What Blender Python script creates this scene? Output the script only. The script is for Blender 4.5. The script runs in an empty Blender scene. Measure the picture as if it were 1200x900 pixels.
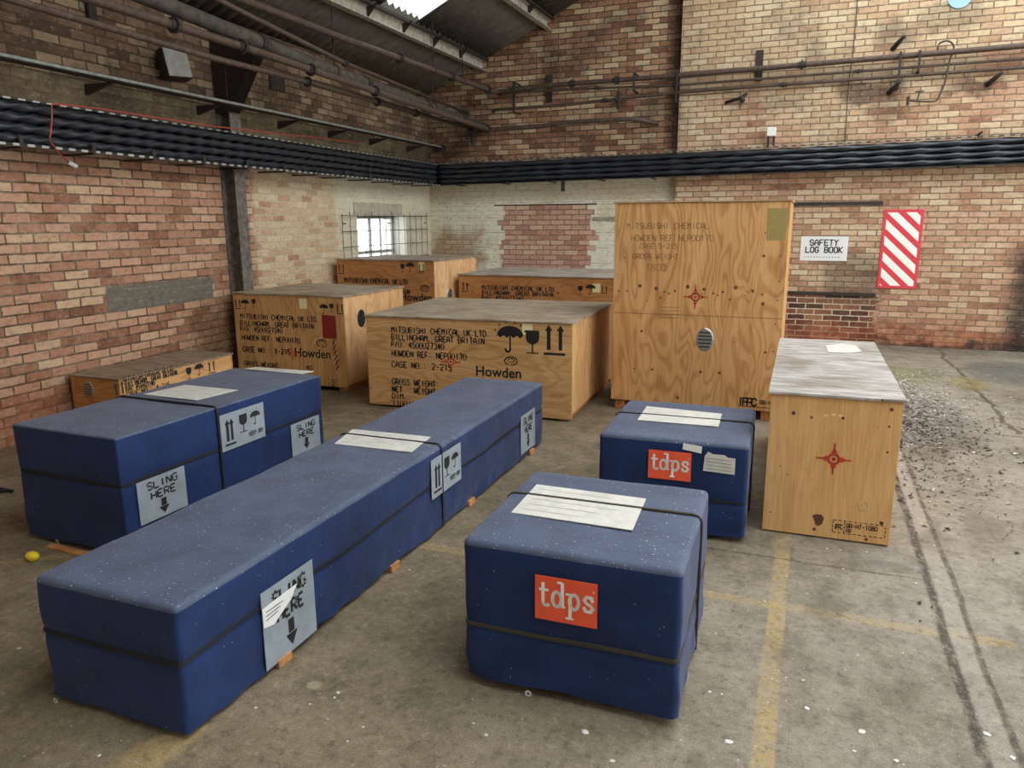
import bpy, bmesh, math, random
import numpy as np
from mathutils import Vector, Matrix, noise
PI = math.pi
R = math.radians
random.seed(7)
sc = bpy.context.scene
COL = sc.collection

# ------------------------------------------------------------------ camera, light, exposure
CAM = np.array([5.75629, -10.925, 1.65])
FPX = 875.58
PITCH, ROLL, YAW = R(12.359), R(-0.3515), R(21.607)
cd = bpy.data.cameras.new('camera'); cam = bpy.data.objects.new('camera', cd); COL.objects.link(cam)
cd.sensor_width = 36.0; cd.lens = FPX * 36.0 / 1200.0; cd.clip_start = 0.05; cd.clip_end = 200
cam.matrix_world = (Matrix.Translation(Vector(CAM)) @ Matrix.Rotation(YAW, 4, 'Z')
                    @ Matrix.Rotation(PI/2 - PITCH, 4, 'X') @ Matrix.Rotation(ROLL, 4, 'Z'))
sc.camera = cam

w = bpy.data.worlds.new('overcast_sky'); sc.world = w; w.use_nodes = True
wn = w.node_tree.nodes; bg = wn['Background']
bg.inputs[0].default_value = (0.93, 0.97, 1.0, 1); bg.inputs[1].default_value = 2.35
sc.view_settings.view_transform = 'Standard'; sc.view_settings.look = 'None'
sc.view_settings.gamma = 1.0; sc.view_settings.use_curve_mapping = False
sc.view_settings.exposure = 0.82

# ------------------------------------------------------------------ where a sight line meets a wall, the floor, a face
def ray(px, py):
    x, y = px-600.0, py-450.0
    cr, sr = math.cos(-ROLL), math.sin(-ROLL); x, y = cr*x - sr*y, sr*x + cr*y
    c, s = math.cos(PITCH), math.sin(PITCH); u = -y/FPX; X = x/FPX; Y = c + s*u; Z = -s + c*u
    a, b = math.cos(YAW), math.sin(YAW); return np.array([a*X - b*Y, b*X + a*Y, Z])
def on(axis, val, px, py):
    d = ray(px, py); t = (val - CAM[axis])/d[axis]; return CAM + t*d
def onB(px, py, y=0.0): return on(1, y, px, py)
def onF(px, py, z=0.0): return on(2, z, px, py)
LA = R(2.0)
LN = np.array([math.cos(LA), math.sin(LA), 0.0]); LE = np.array([math.sin(LA), -math.cos(LA), 0.0])
def LW(s, off, z): return Vector(LE*s + LN*off + np.array([0, 0, z]))
def onL(px, py, off=0.0):
    d = ray(px, py); t = (off - CAM @ LN)/(d @ LN); P = CAM + t*d; return float(P @ LE), float(P[2])

# ------------------------------------------------------------------ object helpers
def c(r, g, b):
    f = lambda v: ((v/255+0.055)/1.055)**2.4 if v > 10 else v/255/12.92
    return (f(r), f(g), f(b), 1.0)
def obj(name, bm, mats, parent=None, smooth=False):
    me = bpy.data.meshes.new(name)
    bmesh.ops.recalc_face_normals(bm, faces=bm.faces[:])
    bm.to_mesh(me); bm.free()
    for m in (mats if isinstance(mats, (list, tuple)) else [mats]): me.materials.append(m)
    if smooth:
        for p in me.polygons: p.use_smooth = True
    o = bpy.data.objects.new(name, me); COL.objects.link(o)
    if parent: o.parent = parent
    return o
def tag(o, label=None, cat=None, group=None, kind=None):
    if label: o['label'] = label
    if cat: o['category'] = cat
    if group: o['group'] = group
    if kind: o['kind'] = kind
    return o
def thing(name, label, cat, loc=(0, 0, 0), rz=0.0, group=None):
    o = bpy.data.objects.new(name, None); COL.objects.link(o); o.empty_display_size = .1
    o.location = loc; o.rotation_euler = (0, 0, rz)
    return tag(o, label, cat, group)
def struct(name, bm, mats, parent=None, smooth=False):
    o = obj(name, bm, mats, parent, smooth)
    if not parent: o['kind'] = 'structure'
    return o
def BM(): return bmesh.new()
def box(bm, x0, x1, y0, y1, z0, z1, mi=0, bev=0.0, M=None):
    vs = [bm.verts.new((x, y, z)) for x in (x0, x1) for y in (y0, y1) for z in (z0, z1)]
    q = [(0,1,3,2),(4,6,7,5),(0,4,5,1),(2,3,7,6),(0,2,6,4),(1,5,7,3)]
    fs = [bm.faces.new([vs[i] for i in f]) for f in q]
    for f in fs: f.material_index = mi
    if bev > 0:
        es = list({e for f in fs for e in f.edges})
        r = bmesh.ops.bevel(bm, geom=es, offset=bev, segments=2, affect='EDGES', profile=.5)
        vs = list({v for f in r['faces'] for v in f.verts} | {v for v in vs if v.is_valid})
    if M is not None: bmesh.ops.transform(bm, matrix=M, verts=[v for v in vs if v.is_valid])
    return vs
def tube(bm, pts, r, n=10, caps=True, mi=0):
    pts = [Vector(p) for p in pts]; rings = []
    for i, p in enumerate(pts):
        a = pts[max(i-1, 0)]; b = pts[min(i+1, len(pts)-1)]
        d = (b-a).normalized(); up = Vector((0, 0, 1)) if abs(d.z) < .95 else Vector((1, 0, 0))
        s = d.cross(up).normalized(); t = s.cross(d).normalized()
        rr = r[i] if isinstance(r, (list, tuple)) else r
        rings.append([bm.verts.new(p + (s*math.cos(2*PI*k/n) + t*math.sin(2*PI*k/n))*rr) for k in range(n)])
    for A, B in zip(rings, rings[1:]):
        for k in range(n): bm.faces.new((A[k], A[(k+1) % n], B[(k+1) % n], B[k])).material_index = mi
    if caps:
        bm.faces.new(rings[0]).material_index = mi; bm.faces.new(rings[-1][::-1]).material_index = mi
def bend(pts, r=.06, n=5):
    """round the corners of a polyline"""
    pts = [Vector(p) for p in pts]; out = [pts[0]]
    for i in range(1, len(pts)-1):
        a, b, d = pts[i-1], pts[i], pts[i+1]
        u = (a-b); v = (d-b); l = min(r, u.length*.45, v.length*.45); u = b+u.normalized()*l; v = b+v.normalized()*l
        for k in range(n+1):
            t = k/n; out.append(u*(1-t)**2 + b*2*t*(1-t) + v*t*t)
    return out + [pts[-1]]

# ------------------------------------------------------------------ node helper
class NT:
    def __init__(s, name):
        s.m = bpy.data.materials.new(name); s.m.use_nodes = True; s.t = s.m.node_tree
        s.b = s.t.nodes['Principled BSDF']; s.tc = s.n('ShaderNodeTexCoord')
        s.obj = s.tc.outputs['Object']
    def n(s, t): return s.t.nodes.new(t)
    def L(s, a, b):
        if hasattr(a, 'is_linked'): s.t.links.new(a, b)
        elif isinstance(a, (int, float)) and b.type in ('RGBA',): b.default_value = (a, a, a, 1)
        elif isinstance(a, (int, float)) and b.type == 'VECTOR': b.default_value = (a, a, a)
        else: b.default_value = a
    def set(s, k, v): s.L(v, s.b.inputs[k])
    def math(s, op, a, b=0.0, cc=None, clamp=False):
        q = s.n('ShaderNodeMath'); q.operation = op; q.use_clamp = clamp
        s.L(a, q.inputs[0]); s.L(b, q.inputs[1])
        if cc is not None: s.L(cc, q.inputs[2])
        return q.outputs[0]
    def add(s, a, b): return s.math('ADD', a, b)
    def mul(s, a, b): return s.math('MULTIPLY', a, b)
    def mix(s, f, a, b, mode='MIX'):
        q = s.n('ShaderNodeMix'); q.data_type = 'RGBA'; q.blend_type = mode; q.clamp_factor = True
        s.L(f, q.inputs[0]); s.L(a, q.inputs[6]); s.L(b, q.inputs[7]); return q.outputs[2]
    def xyz(s, v):
        q = s.n('ShaderNodeSeparateXYZ'); s.L(v, q.inputs[0]); return q.outputs
    def vec(s, x, y, z=0.0):
        q = s.n('ShaderNodeCombineXYZ'); s.L(x, q.inputs[0]); s.L(y, q.inputs[1]); s.L(z, q.inputs[2]); return q.outputs[0]
    def noise(s, v, sc_, det=3, rough=.55, dist=0.0, col=False):
        q = s.n('ShaderNodeTexNoise'); s.L(v, q.inputs['Vector']); s.L(sc_, q.inputs['Scale'])
        s.L(det, q.inputs['Detail']); s.L(rough, q.inputs['Roughness']); s.L(dist, q.inputs['Distortion'])
        return q.outputs['Color' if col else 'Fac']
    def wnoise(s, v):
        q = s.n('ShaderNodeTexWhiteNoise'); q.noise_dimensions = '3D'; s.L(v, q.inputs['Vector']); return q.outputs['Value']
    def voro(s, v, sc_, feat='F1', out='Distance', rnd=1.0):
        q = s.n('ShaderNodeTexVoronoi'); q.feature = feat; s.L(v, q.inputs['Vector']); s.L(sc_, q.inputs['Scale']); s.L(rnd, q.inputs['Randomness'])
        return q.outputs[out]
    def ramp(s, f, stops, mode='LINEAR'):
        q = s.n('ShaderNodeValToRGB'); e = q.color_ramp; e.interpolation = mode; s.L(f, q.inputs[0])
        while len(e.elements) < len(stops): e.elements.new(.5)
        for el, (p, col) in zip(e.elements, stops):
            el.position = p; el.color = col if isinstance(col, tuple) else (col, col, col, 1)
        return q.outputs[0]
    def step(s, x, a, b):
        q = s.n('ShaderNodeMapRange'); q.interpolation_type = 'SMOOTHSTEP'; q.clamp = True
        s.L(x, q.inputs[0]); s.L(a, q.inputs[1]); s.L(b, q.inputs[2]); return q.outputs[0]
    def rect(s, x, z, x0, x1, z0, z1, e=.05):
        a = s.mul(s.step(x, x0-e, x0+e), s.math('SUBTRACT', 1.0, s.step(x, x1-e, x1+e)))
        b = s.mul(s.step(z, z0-e, z0+e), s.math('SUBTRACT', 1.0, s.step(z, z1-e, z1+e)))
        return s.mul(a, b)
    def bump(s, h, st=.5, d=.01, prev=None):
        q = s.n('ShaderNodeBump'); s.L(st, q.inputs['Strength']); s.L(d, q.inputs['Distance']); s.L(h, q.inputs['Height'])
        if prev is not None: s.L(prev, q.inputs['Normal'])
        return q.outputs[0]
    def bricks(s, v, bw=.225, bh=.075, mo=.008, off=.5):
        q = s.n('ShaderNodeTexBrick'); q.offset = off; s.L(v, q.inputs['Vector'])
        s.L((0, 0, 0, 1), q.inputs['Color1']); s.L((1, 1, 1, 1), q.inputs['Color2']); s.L((.5, .5, .5, 1), q.inputs['Mortar'])
        s.L(1.0, q.inputs['Scale']); s.L(mo, q.inputs['Mortar Size']); s.L(.25, q.inputs['Mortar Smooth']); s.L(0.0, q.inputs['Bias'])
        s.L(bw, q.inputs['Brick Width']); s.L(bh, q.inputs['Row Height'])
        return q.outputs['Color'], q.outputs['Fac']
def flat(name, col, rough=.6, metal=0.0, var=.0, sc_=8.0):
    k = NT(name)
    if var:
        n = k.noise(k.obj, sc_, 5, .65)
        k.set('Base Color', k.mix(k.step(n, .3, .7), tuple(v*(1-var) for v in col[:3])+(1,), tuple(min(1, v*(1+var)) for v in col[:3])+(1,)))
        k.set('Normal', k.bump(n, .3, .004))
    else: k.set('Base Color', col)
    k.set('Roughness', rough); k.set('Metallic', metal)
    return k.m

# ------------------------------------------------------------------ wall materials
def wall_material(name, which):
    k = NT(name); X, Y, Z = k.xyz(k.obj)[:3]
    wob = k.noise(k.obj, 9.0, 3, .6)
    wob2 = k.noise(k.vec(k.add(X, 7.3), Z), 9.0, 3, .6)
    xx = k.add(X, k.mul(k.math('SUBTRACT', wob, .5), .018)); zz = k.add(Z, k.mul(k.math('SUBTRACT', wob2, .5), .016))
    v = k.vec(xx, zz)
    rnd, mf = k.bricks(v)
    fine = k.noise(k.vec(X, Z), 38.0, 5, .7); mid = k.noise(k.vec(X, Z, 3.0), 4.5, 5, .65); big = k.noise(k.vec(X, Z, 8.0), 1.1, 4, .6)
    r1 = k.add(k.mul(rnd, .56), k.add(k.mul(mid, .3), k.mul(fine, .16)))
    salmon = k.ramp(r1, [(.18, c(120, 82, 62)), (.32, c(160, 116, 92)), (.5, c(184, 140, 114)), (.66, c(190, 152, 124)), (.8, c(200, 172, 138)), (.95, c(206, 190, 156))])
    pale = k.ramp(r1, [(.14, c(150, 106, 80)), (.26, c(186, 148, 116)), (.4, c(198, 170, 136)), (.6, c(206, 184, 150)), (.78, c(216, 200, 168)), (.92, c(200, 176, 140))])
    red = k.ramp(r1, [(.18, c(104, 74, 58)), (.32, c(150, 108, 84)), (.48, c(174, 134, 106)), (.62, c(190, 158, 126)), (.76, c(206, 184, 148)), (.9, c(216, 202, 168))])
    dark = k.ramp(r1, [(.18, c(76, 62, 50)), (.36, c(116, 94, 76)), (.55, c(146, 120, 98)), (.75, c(168, 144, 116)), (.9, c(184, 164, 134))])
    mort = k.mix(k.step(mid, .35, .7), c(88, 70, 56), c(140, 122, 102))
    mpale = c(196, 184, 158)
    mk = k.step(mf, .25, .8)
    plaster = k.mix(k.step(fine, .3, .7), c(204, 196, 168), c(228, 224, 200))
    rag = lambda amt=.12: k.mul(k.math('SUBTRACT', mid, .5), amt*4)
    xr = k.add(X, rag()); zr = k.add(Z, k.mul(k.math('SUBTRACT', k.noise(k.vec(X, Z, 21.0), 5, 4, .6), .5), .5))
    if which == 'left':
        upper = k.step(Z, 2.5, 2.52)
        cream = k.mul(k.math('SUBTRACT', 1.0, k.step(xr, 4.15, 4.35)), k.math('SUBTRACT', 1.0, upper))
        base = k.mix(cream, salmon, pale)
        base = k.mix(upper, base, k.mix(k.step(big, .4, .85), dark, red))
        mortar = k.mix(cream, mort, mpale); mortar = k.mix(upper, mortar, c(92, 78, 64))
        col = k.mix(mk, base, mortar)
        # whitewashed surround of the window, smeared render
        ww = k.rect(xr, zr, -1, 2.65, .5, 2.3, .07)
        col = k.mix(k.mul(ww, k.add(.5, k.mul(mid, .6))), col, k.mix(k.step(big, .3, .7), c(226, 218, 194), c(206, 206, 182)))
        cem = k.rect(k.add(X, k.mul(k.math('SUBTRACT', fine, .5), .06)), k.add(Z, k.mul(k.math('SUBTRACT', fine, .5), .05)), 4.98, 6.27, .895, 1.115, .01)
        col = k.mix(cem, col, k.mix(fine, c(96, 90, 80), c(128, 122, 110)))
        # grime on the ledge between the tray and the strip, soot higher up
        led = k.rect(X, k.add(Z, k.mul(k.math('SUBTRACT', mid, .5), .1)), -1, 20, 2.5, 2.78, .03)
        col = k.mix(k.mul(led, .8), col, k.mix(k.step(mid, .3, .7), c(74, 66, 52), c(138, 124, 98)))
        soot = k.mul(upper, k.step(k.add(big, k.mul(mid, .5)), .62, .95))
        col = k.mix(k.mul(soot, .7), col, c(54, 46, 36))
        # damp and rust low down
        low = k.math('SUBTRACT', 1.0, k.step(zr, .1, .55))
        col = k.mix(k.mul(low, .65), col, k.mix(k.step(big, .4, .6), c(146, 84, 52), c(110, 92, 70)))
        st = k.rect(xr, zr, 4.55, 5.35, -1, .82, .25)
        col = k.mix(k.mul(st, .75), col, k.mix(mid, c(60, 46, 32), c(120, 84, 50)))
        und = k.mul(k.math('SUBTRACT', 1.0, k.step(Z, 2.0, 2.2)), 0.0)
    else:
        upper = k.step(Z, 2.5, 2.52); lower = k.math('SUBTRACT', 1.0, upper)
        right = k.step(X, 3.9, 3.92)
        base = k.mix(right, red, k.mix(k.step(k.add(big, k.mul(k.math('SUBTRACT', mid, .5), .5)), .34, .66), k.mix(.1, salmon, pale), k.mix(.25, pale, salmon)))
        base = k.mix(k.mul(right, k.mul(upper, k.step(k.add(big, k.mul(Z, .12)), .72, 1.0))), base, k.mix(.35, pale, c(206, 186, 150)))
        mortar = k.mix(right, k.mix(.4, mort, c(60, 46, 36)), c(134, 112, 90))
        col = k.mix(mk, base, mortar)
        # flaking limewash on the lower left, around a patch of bare infill brick
        row = k.math('FLOOR', k.math('DIVIDE', Z, .075))
        j = k.wnoise(k.vec(row, 3.0)); jj = k.wnoise(k.vec(row, 9.0))
        tx = k.add(X, k.mul(k.math('SUBTRACT', j, .5), .2)); tx2 = k.add(X, k.mul(k.math('SUBTRACT', jj, .5), .26))
        hole = k.mul(k.mul(k.step(tx, 1.2, 1.205), k.math('SUBTRACT', 1.0, k.step(tx2, 2.66, 2.665))), k.mul(k.step(Z, .9, .905), k.math('SUBTRACT', 1.0, k.step(Z, 1.87, 1.875))))
        wash = k.mul(k.rect(X, zr, -1, 3.91, -1, 2.6, .02), lower)
        wcol = k.mix(k.step(big, .3, .68), c(216, 206, 174), c(234, 232, 212))
        wcol = k.mix(k.mul(k.step(mf, .3, .8), .3), wcol, c(160, 148, 122))
        wcol = k.mix(k.mul(k.step(mid, .56, .72), .8), wcol, k.mix(rnd, c(176, 140, 104), c(204, 178, 140)))
        brn = k.rect(xr, zr, .05, .95, .7, 1.5, .15); wcol = k.mix(k.mul(brn, .75), wcol, k.mix(mk, k.mix(rnd, c(150, 108, 74), c(190, 160, 122)), c(110, 90, 66)))
        wht = k.mul(k.rect(xr, zr, .85, 3.2, .3, 2.05, .2), k.step(mid, .42, .6)); wcol = k.mix(k.mul(wht, .7), wcol, c(232, 232, 212))
        lines_ = k.mul(k.math('SUBTRACT', 1.0, k.step(k.math('ABSOLUTE', k.math('SUBTRACT', k.math('FRACT', k.math('DIVIDE', zz, .225)), .5)), .02, .05)), k.step(mid, .45, .55)); wcol = k.mix(k.mul(lines_, .45), wcol, c(110, 96, 74))
        top = k.step(Z, 1.9, 2.0)
        wcol = k.mix(k.mul(top, .5), wcol, c(176, 158, 126))
        col = k.mix(k.mul(wash, k.math('SUBTRACT', 1.0, hole)), col, wcol)
        hcol = k.mix(mk, k.ramp(r1, [(.15, c(160, 112, 94)), (.4, c(192, 148, 128)), (.65, c(202, 166, 142)), (.9, c(210, 188, 158))]), c(132, 108, 88))
        col = k.mix(k.mul(hole, wash), col, hcol)
        rim = k.mul(wash, k.mul(k.rect(X, Z, 1.1, 2.75, 1.868, 1.888, .004), 1.0)); col = k.mix(rim, col, c(70, 54, 40))
        # dark engineering-brick infill right of the tall crate, white pointing
        inf = k.rect(xr, Z, 5.0, 6.62, -1, .66, .03)
        icol = k.mix(mk, k.ramp(rnd, [(0, c(74, 52, 46)), (.5, c(128, 84, 66)), (1, c(168, 122, 92))]), c(206, 190, 160))
        col = k.mix(k.mul(inf, right), col, icol)
        i2 = k.rect(xr, zr, 5.9, 6.62, .55, 1.2, .12)
        col = k.mix(k.mul(k.mul(i2, right), .55), col, c(84, 74, 66))
        low = k.math('SUBTRACT', 1.0, k.step(zr, .12, .36))
        col = k.mix(k.mul(k.mul(low, right), .72), col, k.mix(k.step(mid, .4, .6), c(122, 62, 40), c(166, 96, 66)))
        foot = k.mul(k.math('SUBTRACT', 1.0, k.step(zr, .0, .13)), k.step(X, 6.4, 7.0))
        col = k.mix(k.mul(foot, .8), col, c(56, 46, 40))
        dk = k.mul(k.step(xr, 7.95, 8.2), k.math('SUBTRACT', 1.0, k.step(zr, 1.1, 1.45)))
        col = k.mix(k.mul(dk, .85), col, c(44, 42, 42))
        # sooty and rusty streaks under the pipes; brick darker at corner and step
        so = k.mul(upper, k.mul(k.step(k.add(big, k.mul(mid, .6)), .78, 1.05), k.add(.45, k.mul(k.math('SUBTRACT', 1.0, right), .2))))
        col = k.mix(so, col, c(60, 48, 40))
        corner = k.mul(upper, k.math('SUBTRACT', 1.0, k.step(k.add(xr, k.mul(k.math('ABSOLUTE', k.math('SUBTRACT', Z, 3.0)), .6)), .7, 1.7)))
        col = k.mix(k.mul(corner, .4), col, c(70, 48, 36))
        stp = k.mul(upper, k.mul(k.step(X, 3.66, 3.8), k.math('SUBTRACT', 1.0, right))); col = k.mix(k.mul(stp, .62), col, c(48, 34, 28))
        def smudge(x0, z0, rx, rz, a):
            dx = k.math('DIVIDE', k.math('SUBTRACT', xr, x0), rx); dz = k.math('DIVIDE', k.math('SUBTRACT', zr, z0), rz)
            dd = k.add(k.mul(dx, dx), k.mul(dz, dz)); return k.mul(k.math('SUBTRACT', 1.0, k.step(dd, .0, 1.0)), a)
        for a in ((6.3, 3.2, .5, .16, .7), (7.45, 3.2, .45, .14, .6), (6.5, 3.85, .35, .22, .5), (6.5, 2.95, .3, .2, .4), (2.0, 3.9, .2, .5, .6), (3.2, 2.75, 1.0, .2, .25), (7.1, 4.0, .5, .2, .35), (5.2, 3.1, .6, .15, .35)):
            col = k.mix(smudge(*a), col, c(52, 44, 38))
        und = 0.0
    gr2 = k.noise(k.vec(X, k.mul(Z, 1.6), 2.0), 16.0, 6, .75); col = k.mix(k.mul(k.math('SUBTRACT', 1.0, k.step(gr2, .36, .5)), .5), col, k.mix(.6, col, c(52, 42, 32))); col = k.mix(k.mul(k.step(gr2, .54, .7), .3), col, c(222, 208, 178))
    col = k.mix(k.mul(k.math('SUBTRACT', 1.0, k.step(fine, .2, .5)), .45), col, k.mix(.55, col, c(40, 32, 26)))
    col = k.mix(k.mul(k.step(fine, .62, .78), .25), col, c(226, 214, 192))
    k.set('Base Color', col); k.set('Roughness', .93); k.set('Specular IOR Level', .15)
    h = k.add(k.mul(mf, -1.0), k.mul(fine, .5)); k.set('Normal', k.bump(h, .6, .008))
    return k.m
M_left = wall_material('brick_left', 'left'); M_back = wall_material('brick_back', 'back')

def floor_material():
    k = NT('concrete_floor'); X, Y, Z = k.xyz(k.obj)[:3]; P = k.vec(X, Y)
    fine = k.noise(P, 60, 5, .75); mid = k.noise(P, 5.0, 6, .65); big = k.noise(P, .7, 4, .6); grit = k.noise(P, 170, 2, .6)
    f = k.add(k.mul(mid, .5), k.add(k.mul(big, .35), k.mul(fine, .2)))
    tan_ = k.ramp(f, [(.3, c(78, 68, 50)), (.45, c(108, 96, 74)), (.58, c(128, 115, 92)), (.75, c(150, 138, 114))])
    grey = k.ramp(f, [(.3, c(96, 88, 76)), (.45, c(126, 118, 104)), (.58, c(146, 138, 124)), (.75, c(168, 160, 146))])
    xr = k.add(X, k.mul(k.math('SUBTRACT', big, .5), 1.6))
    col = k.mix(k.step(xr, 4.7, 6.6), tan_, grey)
    # darker oily patches scattered over the whole floor
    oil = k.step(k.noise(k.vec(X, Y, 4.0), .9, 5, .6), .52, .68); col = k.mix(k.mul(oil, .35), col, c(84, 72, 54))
    # worn yellow marking lines
    worn = k.step(k.add(k.mul(fine, .6), k.add(k.mul(mid, .35), k.mul(grit, .3))), .54, .74)
    wob = k.mul(k.math('SUBTRACT', mid, .5), .03)
    yl = k.mix(grit, c(158, 128, 72), c(204, 176, 116))
    l1 = k.rect(X, k.add(Y, wob), 3.5, 6.62, -7.765, -7.70, .006)
    l2 = k.rect(k.add(X, wob), Y, 5.695, 5.765, -20, -6.9, .006)
    l3 = k.rect(k.add(X, wob), k.add(Y, k.mul(k.math('SUBTRACT', X, 3.9), -1.0)), 3.84, 4.0, -12, -9.33, .02)
    l4 = k.rect(X, k.add(Y, k.mul(X, -.9)), 1.9, 2.35, -10.63, -10.54, .02)
    l5 = k.rect(X, k.add(Y, wob), 6.85, 8.5, -7.79, -7.72, .012)
    for l, a in ((l1, .6), (l2, .75), (l3, .6), (l4, .5), (l5, .5)):
        col = k.mix(k.mul(l, k.mul(k.math('SUBTRACT', 1.0, worn), a)), col, yl)
    # joints and cracks
    def line(coord, pos, wd, lo, hi, other, wobble=.05, a=.8):
        cc = k.add(coord, k.mul(k.math('SUBTRACT', k.noise(k.vec(other, 2.0, pos), 1.8, 4, .6), .5), wobble))
        d = k.math('ABSOLUTE', k.math('SUBTRACT', cc, pos))
        m_ = k.mul(k.math('SUBTRACT', 1.0, k.step(d, wd*.4, wd)), k.mul(k.step(other, lo-.02, lo+.02), k.math('SUBTRACT', 1.0, k.step(other, hi-.02, hi+.02))))
        return k.mul(m_, k.mul(k.step(k.noise(k.vec(k.mul(coord, 3.0), other, 9.0), 9, 4, .7), .3, .55), a))
    for a in ((Y, -7.24, .012, 5.3, 6.36, X, .05, .7), (X, 6.372, .03, -14, -5.2, Y, .035, .9), (X, 6.475, .018, -14, -4.4, Y, .05, .75),
              (X, 7.35, .03, -4.3, -.1, Y, .25, .85), (Y, -4.35, .02, 7.1, 9, X, .1, .8), (Y, -2.6, .015, 7.3, 9, X, .2, .5), (Y, -11.0, .01, 0, 8, X, .05, .5)):
        col = k.mix(line(*a), col, c(52, 45, 36))
    slab = k.rect(X, Y, 6.39, 6.465, -14, -4.6, .01); col = k.mix(k.mul(slab, .35), col, c(168, 160, 148))
    # moss, damp and dark slime by the right-hand wall
    def blot(x0, y0, rx, ry, a, cc):
        n2 = k.mul(k.math('SUBTRACT', mid, .5), .9)
        dx = k.add(k.math('DIVIDE', k.math('SUBTRACT', X, x0), rx), n2); dy = k.add(k.math('DIVIDE', k.math('SUBTRACT', Y, y0), ry), n2)
        return k.mix(k.mul(k.math('SUBTRACT', 1.0, k.step(k.add(k.mul(dx, dx), k.mul(dy, dy)), .3, 1.0)), a), col, cc)
    col = blot(6.85, -2.0, .4, .6, .5, c(120, 122, 72)); col = blot(7.35, -2.3, .2, .4, .6, c(142, 128, 66))
    col = blot(7.9, -1.6, .6, .9, .75, c(84, 88, 84)); col = blot(7.9, -2.9, .5, .5, .55, c(98, 84, 66)); col = blot(6.7, -3.9, .5, 1.3, .6, c(110, 104, 100))
    col = blot(7.6, -.3, 1.6, .35, .45, c(88, 82, 74)); col = blot(7.5, -8.4, .5, .35, .4, c(104, 98, 90))
    col = blot(4.187, -8.939, .09, .075, .6, c(104, 92, 72)); col = blot(4.187, -8.939, .035, .03, .7, c(168, 156, 128))
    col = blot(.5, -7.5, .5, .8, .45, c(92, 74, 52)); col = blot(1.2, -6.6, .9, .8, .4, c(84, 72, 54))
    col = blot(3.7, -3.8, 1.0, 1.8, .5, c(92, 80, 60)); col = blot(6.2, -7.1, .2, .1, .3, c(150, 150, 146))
    # grit: dark and light grains
    vd = k.voro(P, 26); col = k.mix(k.mul(k.math('SUBTRACT', 1.0, k.step(vd, .06, .1)), k.step(k.voro(P, 26, out='Color'), .6, .75)), col, c(72, 62, 50))
    vd = k.voro(k.vec(k.add(X, 5.0), Y), 17); col = k.mix(k.mul(k.math('SUBTRACT', 1.0, k.step(vd, .04, .07)), .75), col, c(206, 202, 192))
    col = k.mix(k.mul(k.step(grit, .55, .7), .3), col, c(198, 188, 168)); col = k.mix(k.mul(k.math('SUBTRACT', 1.0, k.step(grit, .33, .45)), .35), col, c(66, 58, 46))
    k.set('Base Color', col); k.set('Roughness', k.mix(k.step(mid, .4, .6), .7, .5)); k.set('Specular IOR Level', .3)
    sp = k.noise(P, 24, 5, .8); col = k.mix(k.mul(k.step(sp, .52, .66), .35), col, c(176, 166, 146)); col = k.mix(k.mul(k.math('SUBTRACT', 1.0, k.step(sp, .36, .48)), .45), col, c(62, 54, 42)); st2 = k.noise(k.vec(X, k.mul(Y, .6), 12.0), 2.6, 6, .7); col = k.mix(k.mul(k.math('SUBTRACT', 1.0, k.step(st2, .38, .5)), .4), col, c(76, 66, 50)); k.set('Base Color', col)
    k.set('Normal', k.bump(k.add(fine, k.mul(mid, 1.2)), .45, .008))
    return k.m
M_floor = floor_material()

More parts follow.
